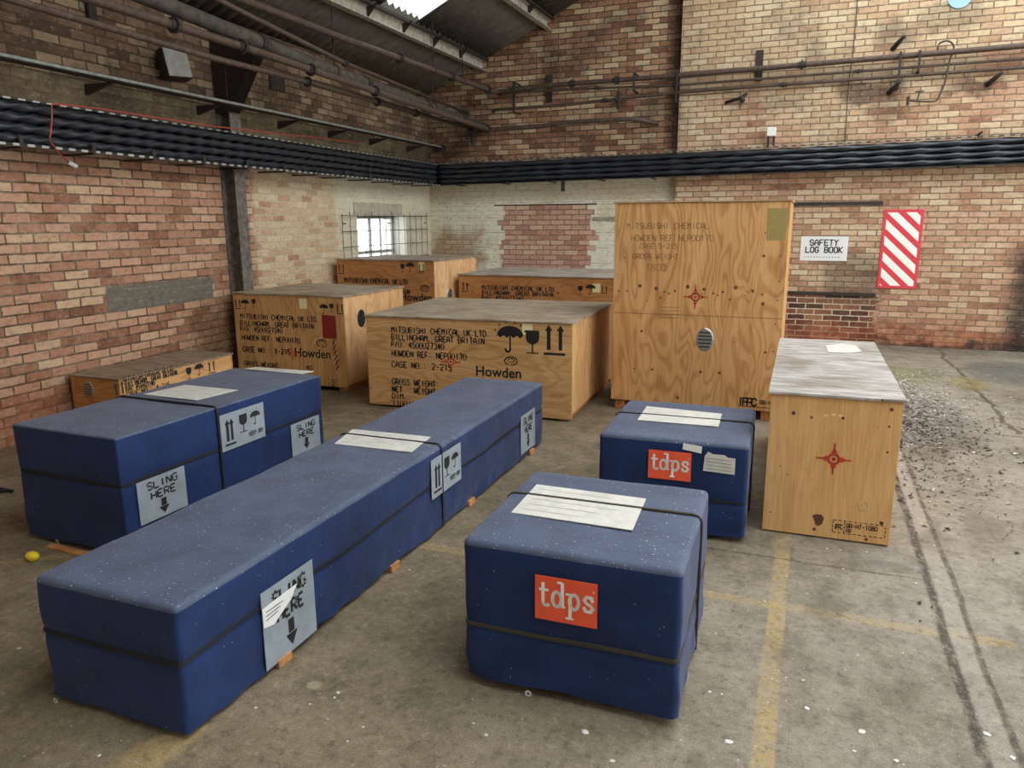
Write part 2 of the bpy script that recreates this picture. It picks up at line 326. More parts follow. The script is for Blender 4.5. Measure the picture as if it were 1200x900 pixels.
def plywood(name, plane='xz', grain='z', tint=(1, 1, 1), seed=0.0, grey=0.0, sheet=None, gt=(1, 1, 1), rg=.13):
    k = NT(name); s = k.xyz(k.obj); ax = dict(x=s[0], y=s[1], z=s[2])
    a = ax[grain]; o_ = [q for q in plane if q != grain][0]; b = ax[o_]
    v = k.vec(k.add(k.mul(a, .55), seed), k.mul(b, 2.3), seed*1.7)
    low = k.noise(v, 1.5, 2, .5, .35)
    ring = k.math('SINE', k.mul(low, 95.0))
    fib = k.noise(k.vec(k.mul(a, 2.0), k.mul(b, 60.0), seed), 2.2, 4, .65)
    broad = k.noise(k.vec(k.mul(a, .6), k.mul(b, 3.0), seed+4), 2.0, 4, .6)
    f = k.add(k.mul(k.step(ring, -.2, 1.0), rg), k.add(k.mul(fib, .45), k.mul(broad, .5)))
    t = lambda r_, g_, b_: tuple(x*y for x, y in zip(c(r_, g_, b_)[:3], tint)) + (1,)
    col = k.ramp(f, [(.25, t(224, 188, 140)), (.42, t(210, 170, 120)), (.6, t(192, 148, 98)), (.8, t(164, 118, 74))])
    # knots
    vk = k.vec(k.mul(a, 1.0), k.mul(b, 1.5), seed); kd = k.voro(vk, 3.0); kc = k.voro(vk, 3.0, out='Color')
    col = k.mix(k.mul(k.math('SUBTRACT', 1.0, k.step(kd, .03, .085)), k.step(kc, .62, .7)), col, t(92, 54, 28))
    # scuffs, nail heads
    sc2 = k.noise(k.vec(a, b, seed), 7, 6, .7); col = k.mix(k.mul(k.step(sc2, .6, .75), .35), col, t(120, 84, 50))
    vn = k.voro(k.vec(a, b, seed+2), 9.0); col = k.mix(k.mul(k.math('SUBTRACT', 1.0, k.step(vn, .035, .06)), k.step(k.voro(k.vec(a, b, seed+2), 9.0, out='Color'), .55, .6)), col, t(80, 52, 32))
    if grey:
        g = k.noise(k.vec(k.mul(a, 1.5), k.mul(b, 5.0), seed), 2.5, 6, .7); g2 = k.noise(k.vec(a, b, seed+1), 1.6, 5, .6)
        gc = k.mix(k.step(g, .3, .7), tuple(x*y for x, y in zip(c(128, 120, 108)[:3], gt))+(1,), tuple(x*y for x, y in zip(c(196, 192, 184)[:3], gt))+(1,))
        gc = k.mix(k.step(fib, .5, .75), gc, c(112, 102, 90)); gc = k.mix(k.mul(k.step(g2, .52, .66), .5), gc, c(108, 92, 70))
        lf = k.voro(k.vec(a, b, 3.3), 14); gc = k.mix(k.mul(k.math('SUBTRACT', 1.0, k.step(lf, .05, .1)), k.step(k.voro(k.vec(a, b, 3.3), 14, out='Color'), .6, .7)), gc, c(70, 58, 44))
        col = k.mix(grey, col, gc)
    if sheet is not None:   # butt joint between two sheets at this height, nails along it
        z = s[2]; d = k.math('ABSOLUTE', k.math('SUBTRACT', z, sheet))
        col = k.mix(k.mul(k.math('SUBTRACT', 1.0, k.step(d, .002, .006)), .55), col, c(96, 60, 34))
    k.set('Base Color', col); k.set('Roughness', .62); k.set('Specular IOR Level', .25)
    k.set('Normal', k.bump(k.add(fib, k.mul(ring, .08)), .25, .003))
    return k.m

def cloth(name, dusty=0.0, base=(17, 42, 86)):
    k = NT(name); X, Y, Z = k.xyz(k.obj)[:3]
    mid = k.noise(k.obj, 5, 5, .6); fine = k.noise(k.obj, 160, 3, .6); big = k.noise(k.obj, 1.6, 3, .6)
    b0 = c(*base); col = k.mix(k.step(mid, .3, .7), tuple(x*.72 for x in b0[:3])+(1,), tuple(min(1, x*1.15) for x in b0[:3])+(1,))
    if dusty: col = k.mix(k.mul(k.add(k.mul(k.step(mid, .25, .75), .35), k.add(k.mul(fine, .35), .45)), dusty), col, c(106, 114, 128))
    # white paint flecks fallen from the roof
    for scl, lo, hi, th in (((34, .07, .12, .42), (14, .035, .055, .4), (60, .08, .13, .5)) if dusty else ((30, .04, .07, .6), (13, .03, .045, .5))):
        v = k.vec(k.add(X, scl*.37), k.add(Y, Z), Z); d = k.voro(v, scl)
        m_ = k.mul(k.math('SUBTRACT', 1.0, k.step(d, lo, hi)), k.step(k.voro(v, scl, out='Color'), th, th+.05)); col = k.mix(k.mul(m_, .85), col, c(204, 206, 210))
    k.set('Base Color', col); k.set('Roughness', .72); k.set('Specular IOR Level', .35)
    k.set('Sheen Weight', .15); k.set('Sheen Roughness', .4)
    wv = k.math('SINE', k.mul(k.add(X, k.add(Y, Z)), 520.0))
    k.set('Normal', k.bump(k.add(k.add(mid, k.mul(fine, .15)), k.mul(wv, .008)), .4, .02))
    return k.m
M_cloth = cloth('navy_cloth'); M_cloth_top = cloth('dusty_navy_cloth', .52, (34, 52, 88))
M_strap = flat('strap_webbing', c(26, 26, 30), .7); M_olive = flat('olive_strap', c(58, 54, 44), .7)
M_ink = flat('black_ink', c(28, 26, 26), .75); M_redink = flat('red_ink', c(206, 72, 52), .75); M_fade = flat('faded_pencil', c(120, 84, 52), .8)
M_white = flat('white_print', c(244, 240, 232), .6); M_paper = flat('document_paper', c(206, 204, 194), .55, 0, .1, 20)
M_grey_plate = flat('grey_label_board', c(142, 152, 158), .6, 0, .12, 9)
M_orange = flat('orange_label', c(236, 92, 58), .55, 0, .05); M_note = flat('yellow_note', c(232, 226, 176), .6); M_maroon = flat('maroon_sheet', c(132, 34, 32), .6, 0, .15)
M_green = flat('faded_green_tape', c(150, 132, 76), .7, 0, .1, 20); M_vent = flat('vent_metal', c(168, 170, 166), .35, .7); M_ventd = flat('vent_dark', c(52, 52, 54), .5, .4)
M_steel = flat('galvanised_purlin', c(176, 170, 156), .7, .1, .3, 14); M_black = flat('black_cable_sheath', c(40, 44, 50), .3); M_tray = flat('tray_steel', c(52, 54, 58), .5, .5)
M_rust = flat('rusty_pipe', c(82, 66, 56), .65, .15, .35, 22); M_dpipe = flat('dark_lagged_pipe', c(70, 65, 56), .8, .0, .45, 16); M_iron = flat('old_black_iron', c(54, 46, 42), .7, .2, .35, 30)
M_postm = flat('painted_column', c(104, 98, 90), .7, .1, .45, 18); M_strip = flat('pale_strip_edge', c(146, 150, 142), .6, .2, .25, 20)
M_skid = flat('skid_timber', c(176, 122, 72), .75, 0, .3, 20)
M_sheet = flat('roof_sheet', c(120, 114, 104), .8, 0, .22, 7); M_whitepl = flat('white_plastic', c(228, 228, 224), .5)
M_flake = flat('paint_flake', c(214, 212, 204), .7); M_dark = flat('dark_void', c(22, 22, 22), .9)
M_frame = flat('window_frame_paint', c(150, 152, 148), .6, 0, .2, 20); M_reveal = flat('limewashed_reveal', c(226, 226, 214), .85, 0, .1, 10)

# ------------------------------------------------------------------ the shell
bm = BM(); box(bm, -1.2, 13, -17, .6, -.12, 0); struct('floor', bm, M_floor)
WS0, WS1, WZ0, WZ1 = .74, 2.16, .62, 1.73
bm = BM()
box(bm, WS1, 17, -.4, 0, -.1, 3.62); box(bm, -.6, WS0, -.4, 0, -.1, 3.62)
box(bm, WS0, WS1, -.4, 0, -.1, WZ0); box(bm, WS0, WS1, -.4, 0, WZ1, 3.62)
wl = struct('wall_left', bm, M_left); wl.rotation_euler = (0, 0, -(PI/2 - LA)); wl.location = (-.02, 0, 0)
bm = BM()
STEP = 3.92; D = .12
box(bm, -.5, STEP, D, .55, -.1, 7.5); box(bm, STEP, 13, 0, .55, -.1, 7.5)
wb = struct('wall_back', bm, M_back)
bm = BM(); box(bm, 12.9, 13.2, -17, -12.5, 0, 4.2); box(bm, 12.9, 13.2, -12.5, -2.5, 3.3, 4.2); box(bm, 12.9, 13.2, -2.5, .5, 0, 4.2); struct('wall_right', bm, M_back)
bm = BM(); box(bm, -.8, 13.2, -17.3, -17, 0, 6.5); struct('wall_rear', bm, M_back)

# roof: corrugated sheets falling to the left wall, translucent sheets let in daylight
def roof_z(x): return 3.60 + .463*x
SKY = (1.22, 2.9, -2.95, -2.1)
def sheet_mesh(x0, x1, y0, y1, zf=roof_z, amp=.034, pitch=.146, th=.006, dz=0.0):
    bm = BM(); n = int((y1-y0)/pitch*8)+1; rows = []
    for x in (x0, x1):
        for t in (0, th):
            rows.append([bm.verts.new((x, y0+(y1-y0)*i/n, zf(x)+dz+t+amp*math.sin(2*PI*(y0+(y1-y0)*i/n)/pitch))) for i in range(n+1)])
    for A, B in ((rows[0], rows[2]), (rows[1], rows[3]), (rows[0], rows[1]), (rows[2], rows[3])):
        for i in range(n): bm.faces.new((A[i], A[i+1], B[i+1], B[i]))
    return bm
kk = NT('translucent_sheet'); tr = kk.n('ShaderNodeBsdfTranslucent'); tr.inputs[0].default_value = (.86, .9, .92, 1)
tp = kk.n('ShaderNodeBsdfTransparent'); tp.inputs[0].default_value = (.9, .93, .95, 1); mx = kk.n('ShaderNodeMixShader'); mx.inputs[0].default_value = .3
kk.t.links.new(tr.outputs[0], mx.inputs[1]); kk.t.links.new(tp.outputs[0], mx.inputs[2]); kk.t.links.new(mx.outputs[0], kk.t.nodes['Material Output'].inputs[0]); M_sky = kk.m
rf = tag(bpy.data.objects.new('ceiling', None), kind='structure'); COL.objects.link(rf)
YB = -11.6
for (a, b, y0, y1) in ((-.15, 1.06, YB, .12), (1.0, 2.1, YB, .12) , (2.0, 5.0, YB, .12)):
    if a < .9 or a > 1.9:
        bm = sheet_mesh(a, b, y0, y1, dz=-.012*(a > .9))
        obj('roof_sheeting', bm, M_sheet, rf, True)
    else:
        obj('roof_sheeting', sheet_mesh(a, b, y0, SKY[2], dz=-.008), M_sheet, rf, True)
        obj('roof_sheeting', sheet_mesh(a, b, SKY[3], y1, dz=-.008), M_sheet, rf, True)
        obj('translucent_sheet', sheet_mesh(a, b, SKY[2]-.07, SKY[3]+.07, dz=.004), M_sky, rf, True)
bm = sheet_mesh(-.5, 13.2, -17, YB, zf=lambda x: 6.2); obj('roof_sheeting', bm, M_sheet, rf, True)  # added unseen rear roof, reaching forward to darken camera-facing sides
bm = sheet_mesh(11.6, 13.2, YB, .5, zf=lambda x: 4.2 + .46*(13.2-x)); obj('roof_sheeting', bm, M_sheet, rf, True)  # unseen right roof edge, cut short to let in light from the right
# purlins: an angle bar with cleats under the sheets
for px, nm in ((.97, 'a'), (2.0, 'b'), (3.1, 'c')):
    pr = thing('roof_purlin', {'a': 'grey steel roof purlin lowest on the slope, nearest the left wall', 'b': 'grey steel roof purlin above the lowest one, meeting the back wall near the top edge',
               'c': 'grey steel roof purlin highest on the slope, mostly above the photo'}[nm], 'beam')
    bm = BM(); z = roof_z(px)-.035
    box(bm, px-.045, px-.035, YB, .12, z-.17, z-.01); box(bm, px-.045, px+.05, YB, .12, z-.17, z-.16); box(bm, px-.045, px+.02, YB, .12, z-.02, z-.01)
    obj('angle_bar', bm, M_steel, pr)
    y = -.7; 
    while y > -7:
        bm = BM()
        A = [(px-.035, y, z-.02), (px+.11, y, z+.0), (px-.035, y, z-.15)]
        v0 = [bm.verts.new(p) for p in A]; v1 = [bm.verts.new((p[0], p[1]+.012, p[2])) for p in A]
        bm.faces.new(v0); bm.faces.new(v1[::-1])
        for i in range(3): bm.faces.new((v0[i], v0[(i+1) % 3], v1[(i+1) % 3], v1[i]))
        obj('cleat', bm, M_iron, pr); y -= .8
    bm = BM(); box(bm, px+.03, px+.07, YB, .12, z-.03, z+.005); obj('fixing_rail', bm, M_iron, pr)

# window in the left wall, near the corner, and the rusty mesh grille in front of it
wr = tag(bpy.data.objects.new('window_1', None), kind='structure'); COL.objects.link(wr); wr.rotation_euler = wl.rotation_euler; wr.location = wl.location
bm = BM(); t = .012
box(bm, WS0, WS0+t, -.4, .004, WZ0, WZ1); box(bm, WS1-t, WS1, -.4, .004, WZ0, WZ1); box(bm, WS0, WS1, -.4, .004, WZ1-t, WZ1); box(bm, WS0, WS1, -.4, .03, WZ0-.01, WZ0+t)
obj('reveal', bm, M_reveal, wr)
bm = BM(); f = .035
y0, y1 = -.24, -.20
for s0 in (WS0+.02, (WS0+WS1)/2-.02, WS1-.05): box(bm, s0, s0+f, y0, y1, WZ0, WZ1)
for z0 in (WZ0, 1.19, WZ1-.05): box(bm, WS0, WS1, y0, y1, z0, z0+f+.01)
for s0 in (1.12, 1.8): box(bm, s0, s0+.018, y0+.01, y1-.01, WZ0, WZ1)
obj('window_frame', bm, M_frame, wr)
kk = NT('window_glass'); kk.set('Base Color', (1, 1, 1, 1)); kk.set('Transmission Weight', 1.0); kk.set('Roughness', .05); kk.set('IOR', 1.1); M_glass = kk.m
bm = BM(); box(bm, WS0+.03, WS1-.03, -.223, -.219, WZ0, WZ1); obj('pane', bm, M_glass, wr)
gr = thing('window_grille', 'rusty wire mesh grille across the small bright window in the corner', 'grille'); gr.rotation_euler = wl.rotation_euler; gr.location = wl.location
bm = BM()
for i in range(14): tube(bm, [(.1+i*.19, .04, .72), (.1+i*.19, .04, 1.74 + (.04 if i % 3 == 0 else 0))], .0045, 6)
for i in range(6): tube(bm, [(.08, .048, .72+i*.2), (2.6, .048, .72+i*.2)], .0055, 6)
obj('wire_mesh', bm, M_iron, gr)
for s0 in (.12, 1.3, 2.5):
    for zz_ in (1.62, .74): bm = BM(); tube(bm, [(s0, 0, zz_), (s0, .05, zz_)], .008, 6); obj('wall_pin', bm, M_iron, gr)
bm = BM(); box(bm, .86, 2.22, -.01, .012, 1.735, 1.90, bev=.004); o = obj('window_lintel', bm, flat('grey_lintel', c(176, 166, 148), .85, 0, .15, 10)); tag(o, 'pale grey stone lintel above the small window in the left wall', 'lintel'); o.rotation_euler = wl.rotation_euler; o.location = wl.location

# ------------------------------------------------------------------ 2-D drawing: strokes, stencils, symbols on a plane
class Ink:
    """flat shapes in (u, v), placed on a plane given by origin o and axes U, V"""
    def __init__(s, o, U, V): s.o, s.U, s.V = Vector(o), Vector(U), Vector(V); s.N = s.U.cross(s.V).normalized(); s.bm = BM(); s.lift = .0015; s.g = 0; s.F = []
    def poly(s, pts):
        vs = [s.bm.verts.new(s.o + s.U*u + s.V*v + s.N*s.lift) for u, v in pts]
        s.F.append((s.g, s.bm.faces.new(vs)))
    def new(s): s.g += 1
    def seg(s, a, b, t, ext=0.0):
        dx, dy = b[0]-a[0], b[1]-a[1]; l = math.hypot(dx, dy) or 1e-9; dx /= l; dy /= l; h = t/2
        a = (a[0]-dx*ext, a[1]-dy*ext); b = (b[0]+dx*ext, b[1]+dy*ext)
        s.poly([(a[0]-dy*h*-1, a[1]-dx*h), (b[0]+dy*h, b[1]-dx*h), (b[0]-dy*h, b[1]+dx*h), (a[0]-dy*h, a[1]+dx*h)])
    def line(s, pts, t, ext=None):
        for a, b in zip(pts, pts[1:]): s.seg(a, b, t, t*.35 if ext is None else ext)
    def disc(s, cx, cy, r, n=20, ry=None): s.poly([(cx+r*math.cos(2*PI*i/n), cy+(ry or r)*math.sin(2*PI*i/n)) for i in range(n)])
    def arc(s, cx, cy, rx, ry, a0, a1, t, n=14): s.line([(cx+rx*math.cos(R(a0+(a1-a0)*i/n)), cy+ry*math.sin(R(a0+(a1-a0)*i/n))) for i in range(n+1)], t)
    def rect(s, x0, y0, x1, y1): s.poly([(x0, y0), (x1, y0), (x1, y1), (x0, y1)])
    def done(s, name, mat, parent):
        N = s.N; o = None
        for g in sorted({q[0] for q in s.F}):
            b = BM()
            for gg, f in s.F:
                if gg != g: continue
                vs = [b.verts.new(v.co) for v in f.verts]; nf = b.faces.new(vs); nf.normal_update()
                if nf.normal.dot(N) < 0: nf.normal_flip()
            me = bpy.data.meshes.new(name); b.to_mesh(me); b.free(); me.materials.append(mat)
            o = bpy.data.objects.new(name, me); COL.objects.link(o); o.parent = parent
        s.bm.free(); return o
G = {
 'A': [[(0,0),(0,.7),(.3,1),(.6,.7),(.6,0)], [(0,.4),(.6,.4)]], 'B': [[(0,0),(0,1),(.45,1),(.6,.85),(.6,.65),(.45,.5),(.1,.5)], [(.45,.5),(.6,.35),(.6,.15),(.45,0),(0,0)]],
 'C': [[(.6,.8),(.45,1),(.15,1),(0,.8),(0,.2),(.15,0),(.45,0),(.6,.2)]], 'D': [[(0,0),(0,1),(.4,1),(.6,.8),(.6,.2),(.4,0),(0,0)]],
 'E': [[(.6,1),(0,1),(0,0),(.6,0)], [(0,.5),(.45,.5)]], 'F': [[(.6,1),(0,1),(0,0)], [(0,.5),(.45,.5)]],
 'G': [[(.6,.8),(.45,1),(.15,1),(0,.8),(0,.2),(.15,0),(.45,0),(.6,.2),(.6,.45),(.35,.45)]], 'H': [[(0,0),(0,1)], [(.6,0),(.6,1)], [(.08,.5),(.52,.5)]],
 'I': [[(.3,0),(.3,1)]], 'K': [[(0,0),(0,1)], [(.6,1),(.1,.5),(.6,0)]], 'L': [[(0,1),(0,0),(.6,0)]], 'M': [[(0,0),(0,1),(.3,.5),(.6,1),(.6,0)]],
 'N': [[(0,0),(0,1)], [(.05,.95),(.55,.05)], [(.6,0),(.6,1)]], 'O': [[(.3,1),(.12,1),(0,.8),(0,.2),(.12,0),(.25,0)], [(.36,0),(.48,0),(.6,.2),(.6,.8),(.48,1),(.36,1)]],
 'P': [[(0,0),(0,1),(.45,1),(.6,.85),(.6,.6),(.45,.45),(0,.45)]], 'R': [[(0,0),(0,1),(.45,1),(.6,.85),(.6,.6),(.45,.48),(.08,.48)], [(.3,.45),(.6,0)]],
 'S': [[(.58,.82),(.45,1),(.15,1),(0,.82),(0,.62),(.15,.52),(.45,.48),(.6,.38),(.6,.18),(.45,0),(.15,0),(.02,.18)]], 'T': [[(0,1),(.6,1)], [(.3,.92),(.3,0)]],
 'U': [[(0,1),(0,.2),(.15,0),(.45,0),(.6,.2),(.6,1)]], 'V': [[(0,1),(.3,0),(.6,1)]], 'W': [[(0,1),(.12,0),(.3,.6),(.48,0),(.6,1)]], 'Y': [[(0,1),(.3,.55),(.6,1)], [(.3,.48),(.3,0)]], 'X': [[(0,1),(.6,0)], [(0,0),(.6,1)]],
 '0': [[(.28,1),(.12,.97),(0,.8),(0,.2),(.12,.03),(.28,0)], [(.32,0),(.48,.03),(.6,.2),(.6,.8),(.48,.97),(.32,1)]], '1': [[(.15,.8),(.35,1),(.35,0)]], '2': [[(0,.8),(.15,1),(.45,1),(.6,.8),(.6,.62),(0,.05),(.6,.0)]],
 '3': [[(0,.9),(.15,1),(.45,1),(.6,.8),(.45,.52),(.6,.25),(.45,0),(.15,0),(0,.12)]], '4': [[(.45,0),(.45,1),(0,.35),(.6,.35)]], '5': [[(.58,1),(.05,1),(.03,.55),(.4,.6),(.6,.42),(.6,.15),(.42,0),(.1,0),(0,.12)]],
 '6': [[(.5,1),(.15,.8),(0,.4),(0,.15),(.15,0),(.45,0),(.6,.18),(.6,.35),(.45,.52),(.05,.48)]], '7': [[(0,1),(.6,1),(.25,0)]], '8': [[(.3,.52),(.05,.68),(.05,.88),(.2,1),(.4,1),(.55,.88),(.55,.68),(.3,.52),(0,.3),(0,.12),(.15,0),(.45,0),(.6,.12),(.6,.3),(.3,.52)]],
 '.': [[(.15,0),(.15,.2)]], ',': [[(.2,.12),(.05,-.15)]], ':': [[(.2,.1),(.2,.3)], [(.2,.6),(.2,.8)]], '/': [[(0,0),(.5,1)]], '-': [[(.1,.45),(.5,.45)]], ' ': []}
def text(ink, s, x, y, h, t=None, adv=.85, gap=False, wid=1.0, w_total=None):
    ink.new(); t = t or h*.15
    if w_total: wid = w_total/(len(s)*adv*h); 
    for ch in s:
        for st in G.get(ch, []):
            pts = [(x+px*h*wid, y+py*h) for px, py in st]
            ink.line(pts, t, ext=(-t*.15 if gap else t*.4))
        x += adv*h*wid
    return x
def arrow_up(ink, x, y, w_, h, sh):
    ink.rect(x-sh/2, y, x+sh/2, y+h*.78); ink.poly([(x-w_/2, y+h*.76), (x+w_/2, y+h*.76), (x, y+h)])
def umbrella(ink, x, y, s):
    ink.new()
    pts = [(x+s*.5*math.cos(R(a)), y+s*.6+s*.36*math.sin(R(a))) for a in range(0, 181, 15)]
    ink.poly(pts); 
    for i in range(4): ink.disc(x-s*.375+i*s*.25, y+s*.6, s*.07, 8)
    ink.seg((x, y+s*.15), (x, y+s*.6), s*.06); ink.arc(x-s*.09, y+s*.13, s*.09, s*.11, 0, -180, s*.07, 8)
    for a in (20, 48, 74, 106, 132, 160): ink.seg((x+s*.56*math.cos(R(a)), y+s*.62+s*.44*math.sin(R(a))), (x+s*.64*math.cos(R(a)), y+s*.62+s*.54*math.sin(R(a))), s*.05)
def glass_sym(ink, x, y, s):
    ink.new()
    pts = [(x-s*.3, y+s), (x+s*.3, y+s), (x+s*.3, y+s*.68)] + [(x+s*.3*math.cos(R(a)), y+s*.68-s*.28*math.sin(R(a))) for a in range(15, 166, 15)] + [(x-s*.3, y+s*.68)]
    ink.poly(pts[::-1]); ink.seg((x, y+.05*s), (x, y+s*.45), s*.07); ink.rect(x-s*.28, y, x+s*.28, y+s*.05)
def two_arrows(ink, x, y, s, wd=.5):
    ink.new(); arrow_up(ink, x, y+s*.17, s*.26, s*.83, s*.13); arrow_up(ink, x+s*wd, y+s*.17, s*.26, s*.83, s*.12); ink.rect(x-s*.17, y, x+s*(wd+.17), y+s*.08)
def target_sym(ink, x, y, r):
    ink.arc(x, y, r*.32, r*.32, 0, 360, r*.11, 16); ink.disc(x, y, r*.13, 10)
    for i in range(4):
        a = i*PI/2; u = (math.cos(a), math.sin(a)); p = (-u[1], u[0])
        ink.seg((x+u[0]*r*.5, y+u[1]*r*.5), (x+u[0]*r, y+u[1]*r), r*.10)
        ink.poly([(x+u[0]*r*.42+p[0]*r*.2, y+u[1]*r*.42+p[1]*r*.2), (x+u[0]*r*.42-p[0]*r*.2, y+u[1]*r*.42-p[1]*r*.2), (x+u[0]*r*.7, y+u[1]*r*.7)])
def swirl(ink, x, y, s):
    ink.arc(x, y, s*.5, s*.3, 20, 170, s*.1); ink.arc(x-.04*s, y-.02*s, s*.5, s*.32, 165, 250, s*.1); ink.arc(x, y, s*.28, s*.17, -20, 200, s*.07)
    ink.arc(x+.05*s, y-.05*s, s*.45, s*.3, 260, 370, s*.08); ink.arc(x+.03*s, y-.08*s, s*.15, s*.08, 180, 360, s*.07)
def font_text(s, size, bold=0.0):
    cu = bpy.data.curves.new('t', 'FONT'); cu.body = s; cu.size = size; cu.offset = bold; cu.resolution_u = 3
    o = bpy.data.objects.new('t', cu); COL.objects.link(o); bpy.context.view_layer.update()
    me = bpy.data.meshes.new_from_object(o.evaluated_get(bpy.context.evaluated_depsgraph_get()))
    bpy.data.objects.remove(o); bpy.data.curves.remove(cu); return me
def font_part(name, s, o, U, V, size, mat, parent, bold=0.0, width=None):
    me = font_text(s, size, bold); U = Vector(U); V = Vector(V); N = U.cross(V).normalized(); o = Vector(o)
    xs = [v.co.x for v in me.vertices]; k_ = (width/(max(xs)-min(xs))) if width else 1.0; x0 = min(xs)
    for v in me.vertices: x_, y_ = (v.co.x-x0)*k_, v.co.y; v.co = o + U*x_ + V*y_ + N*.0013
    me.materials.append(mat); ob = bpy.data.objects.new(name, me); COL.objects.link(ob); ob.parent = parent; return ob

# ------------------------------------------------------------------ frames of boxes standing on the floor
class Frame:
    def __init__(s, x, y, deg, w_, d, h): s.x, s.y, s.a, s.w, s.d, s.h = x, y, R(deg), w_, d, h
    def loc(s, P):
        dx, dy = P[0]-s.x, P[1]-s.y; ca, sa = math.cos(s.a), math.sin(s.a); return (ca*dx+sa*dy, -sa*dx+ca*dy, P[2])
    def hit(s, face, px, py):
        d = ray(px, py); A = s.loc(CAM); B = s.loc(CAM+d); D_ = [b-a for a, b in zip(A, B)]
        ax, v = {'front': (1, 0), 'right': (0, s.w), 'top': (2, s.h)}[face]
        t_ = (v-A[ax])/D_[ax]; P = [a+t_*q for a, q in zip(A, D_)]
        return {'front': (P[0], P[2]), 'right': (P[1], P[2]), 'top': (P[0], P[1])}[face]
    def plane(s, face, lift=0.0):
        return {'front': ((0, -lift, 0), (1, 0, 0), (0, 0, 1)), 'right': ((s.w+lift, 0, 0), (0, 1, 0), (0, 0, 1)), 'top': ((0, 0, s.h+lift), (1, 0, 0), (0, 1, 0))}[face]
def board(F, face, pts, mat, parent, name, th=.003, lift=0.0):
    """thin board on a face, corners given in face coordinates"""
    o, U, V = F.plane(face, lift); o, U, V = Vector(o), Vector(U), Vector(V); N = U.cross(V)
    bm = BM(); a = [bm.verts.new(o+U*u+V*v) for u, v in pts]; b = [bm.verts.new(o+U*u+V*v+N*th) for u, v in pts]; n = len(pts)
    bm.faces.new(a[::-1]); bm.faces.new(b)
    for i in range(n): bm.faces.new((a[i], a[(i+1) % n], b[(i+1) % n], b[i]))
    return obj(name, bm, mat, parent)
def ink_on(F, face, lift=0.0): return Ink(*F.plane(face, lift))

# ------------------------------------------------------------------ plywood crates
def crate(F, label, tint=(1, 1, 1), seed=0.0, gfront='z', gside='z', sheet=None, zb=.02, zs=.06, lidgrey=.9, lidth=.012, over=.012, name='plywood_crate', gt=(.93, .86, .74), stint=None, rg=.13):
    t = thing(name, label, 'crate', (F.x, F.y, 0), F.a)
    w_, d, h = F.w, F.d, F.h; p = .018; hl = h-lidth
    mf = plywood('ply_front_%s' % seed, 'xz', gfront, tint, seed, sheet=sheet, rg=rg); ms = plywood('ply_side_%s' % seed, 'yz', gside, stint or tint, seed+3); ml = plywood('ply_lid_%s' % seed, 'xy', 'x', tint, seed+5, grey=lidgrey, gt=gt)
    bm = BM(); box(bm, 0, w_, 0, p, zb, hl, bev=.002); obj('front_panel', bm, mf, t)
    bm = BM(); box(bm, 0, w_, d-p, d, zb, hl, bev=.002); obj('back_panel', bm, mf, t)
    bm = BM(); box(bm, w_-p, w_, p, d-p, zs, hl, bev=.002); obj('side_panel', bm, ms, t)
    bm = BM(); box(bm, 0, p, p, d-p, zs, hl, bev=.002); obj('side_panel', bm, ms, t)
    bm = BM(); n = 24
    # lid: thin sheet, slightly warped edge
    gx = [-over + (w_+2*over)*i/n for i in range(n+1)]; gy = [-over + (d+2*over)*i/n for i in range(n+1)]
    def lz(x, y): return hl + .001 + .006*noise.noise(Vector((x*2.2+seed, y*2.2, 0))) * (1 if min(x+over, w_+over-x, y+over, d+over-y) < .02 else .3) + .002
    top = [[bm.verts.new((x, y, lz(x, y)+lidth)) for y in gy] for x in gx]; bot = [[bm.verts.new((x, y, min(lz(x, y), hl+.004))) for y in gy] for x in gx]
    for i in range(n):
        for j in range(n):
            bm.faces.new((top[i][j], top[i+1][j], top[i+1][j+1], top[i][j+1])); bm.faces.new((bot[i][j], bot[i][j+1], bot[i+1][j+1], bot[i+1][j]))
    for i in range(n):
        for A, B in (((i, 0), (i+1, 0)), ((i, n), (i+1, n)), ((0, i), (0, i+1)), ((n, i), (n, i+1))):
            bm.faces.new((top[A[0]][A[1]], top[B[0]][B[1]], bot[B[0]][B[1]], bot[A[0]][A[1]]))
    obj('lid', bm, ml, t)
    for i in range(3 if w_ > .8 else 2):
        n_ = (3 if w_ > .8 else 2); x = .03 + (w_-.06-.09)*i/(n_-1)
        bm = BM(); box(bm, x, x+.09, .03, d-.03, 0, max(zb, zs)+.02, bev=.003); obj('skid', bm, M_skid, t)
    bm = BM(); box(bm, p, w_-p, p, d-p, zs+.02, zs+.035); obj('base_board', bm, ms, t)
    return t
def vent(F, face, u, v, rx, ry, parent, mat=None, slats=5):
    bm = BM(); o, U, V = [Vector(q) for q in F.plane(face)]; N = U.cross(V)
    n = 20; a = [bm.verts.new(o+U*(u+rx*math.cos(2*PI*i/n))+V*(v+ry*math.sin(2*PI*i/n))) for i in range(n)]
    b = [bm.verts.new(o+U*(u+rx*.9*math.cos(2*PI*i/n))+V*(v+ry*.9*math.sin(2*PI*i/n))+N*.006) for i in range(n)]
    bm.faces.new(b)
    for i in range(n): bm.faces.new((a[i], a[(i+1) % n], b[(i+1) % n], b[i]))
    ob = obj('air_vent', bm, mat or M_vent, parent)
    ink = ink_on(F, face, .0065)
    for i in range(slats):
        y = v-ry*.6+ry*1.2*i/(slats-1); hw = rx*.75*math.sqrt(max(.1, 1-((y-v)/ry)**2)); ink.rect(u-hw, y-ry*.05, u+hw, y+ry*.05)
    ink.done('vent_louvres', M_ventd, ob)
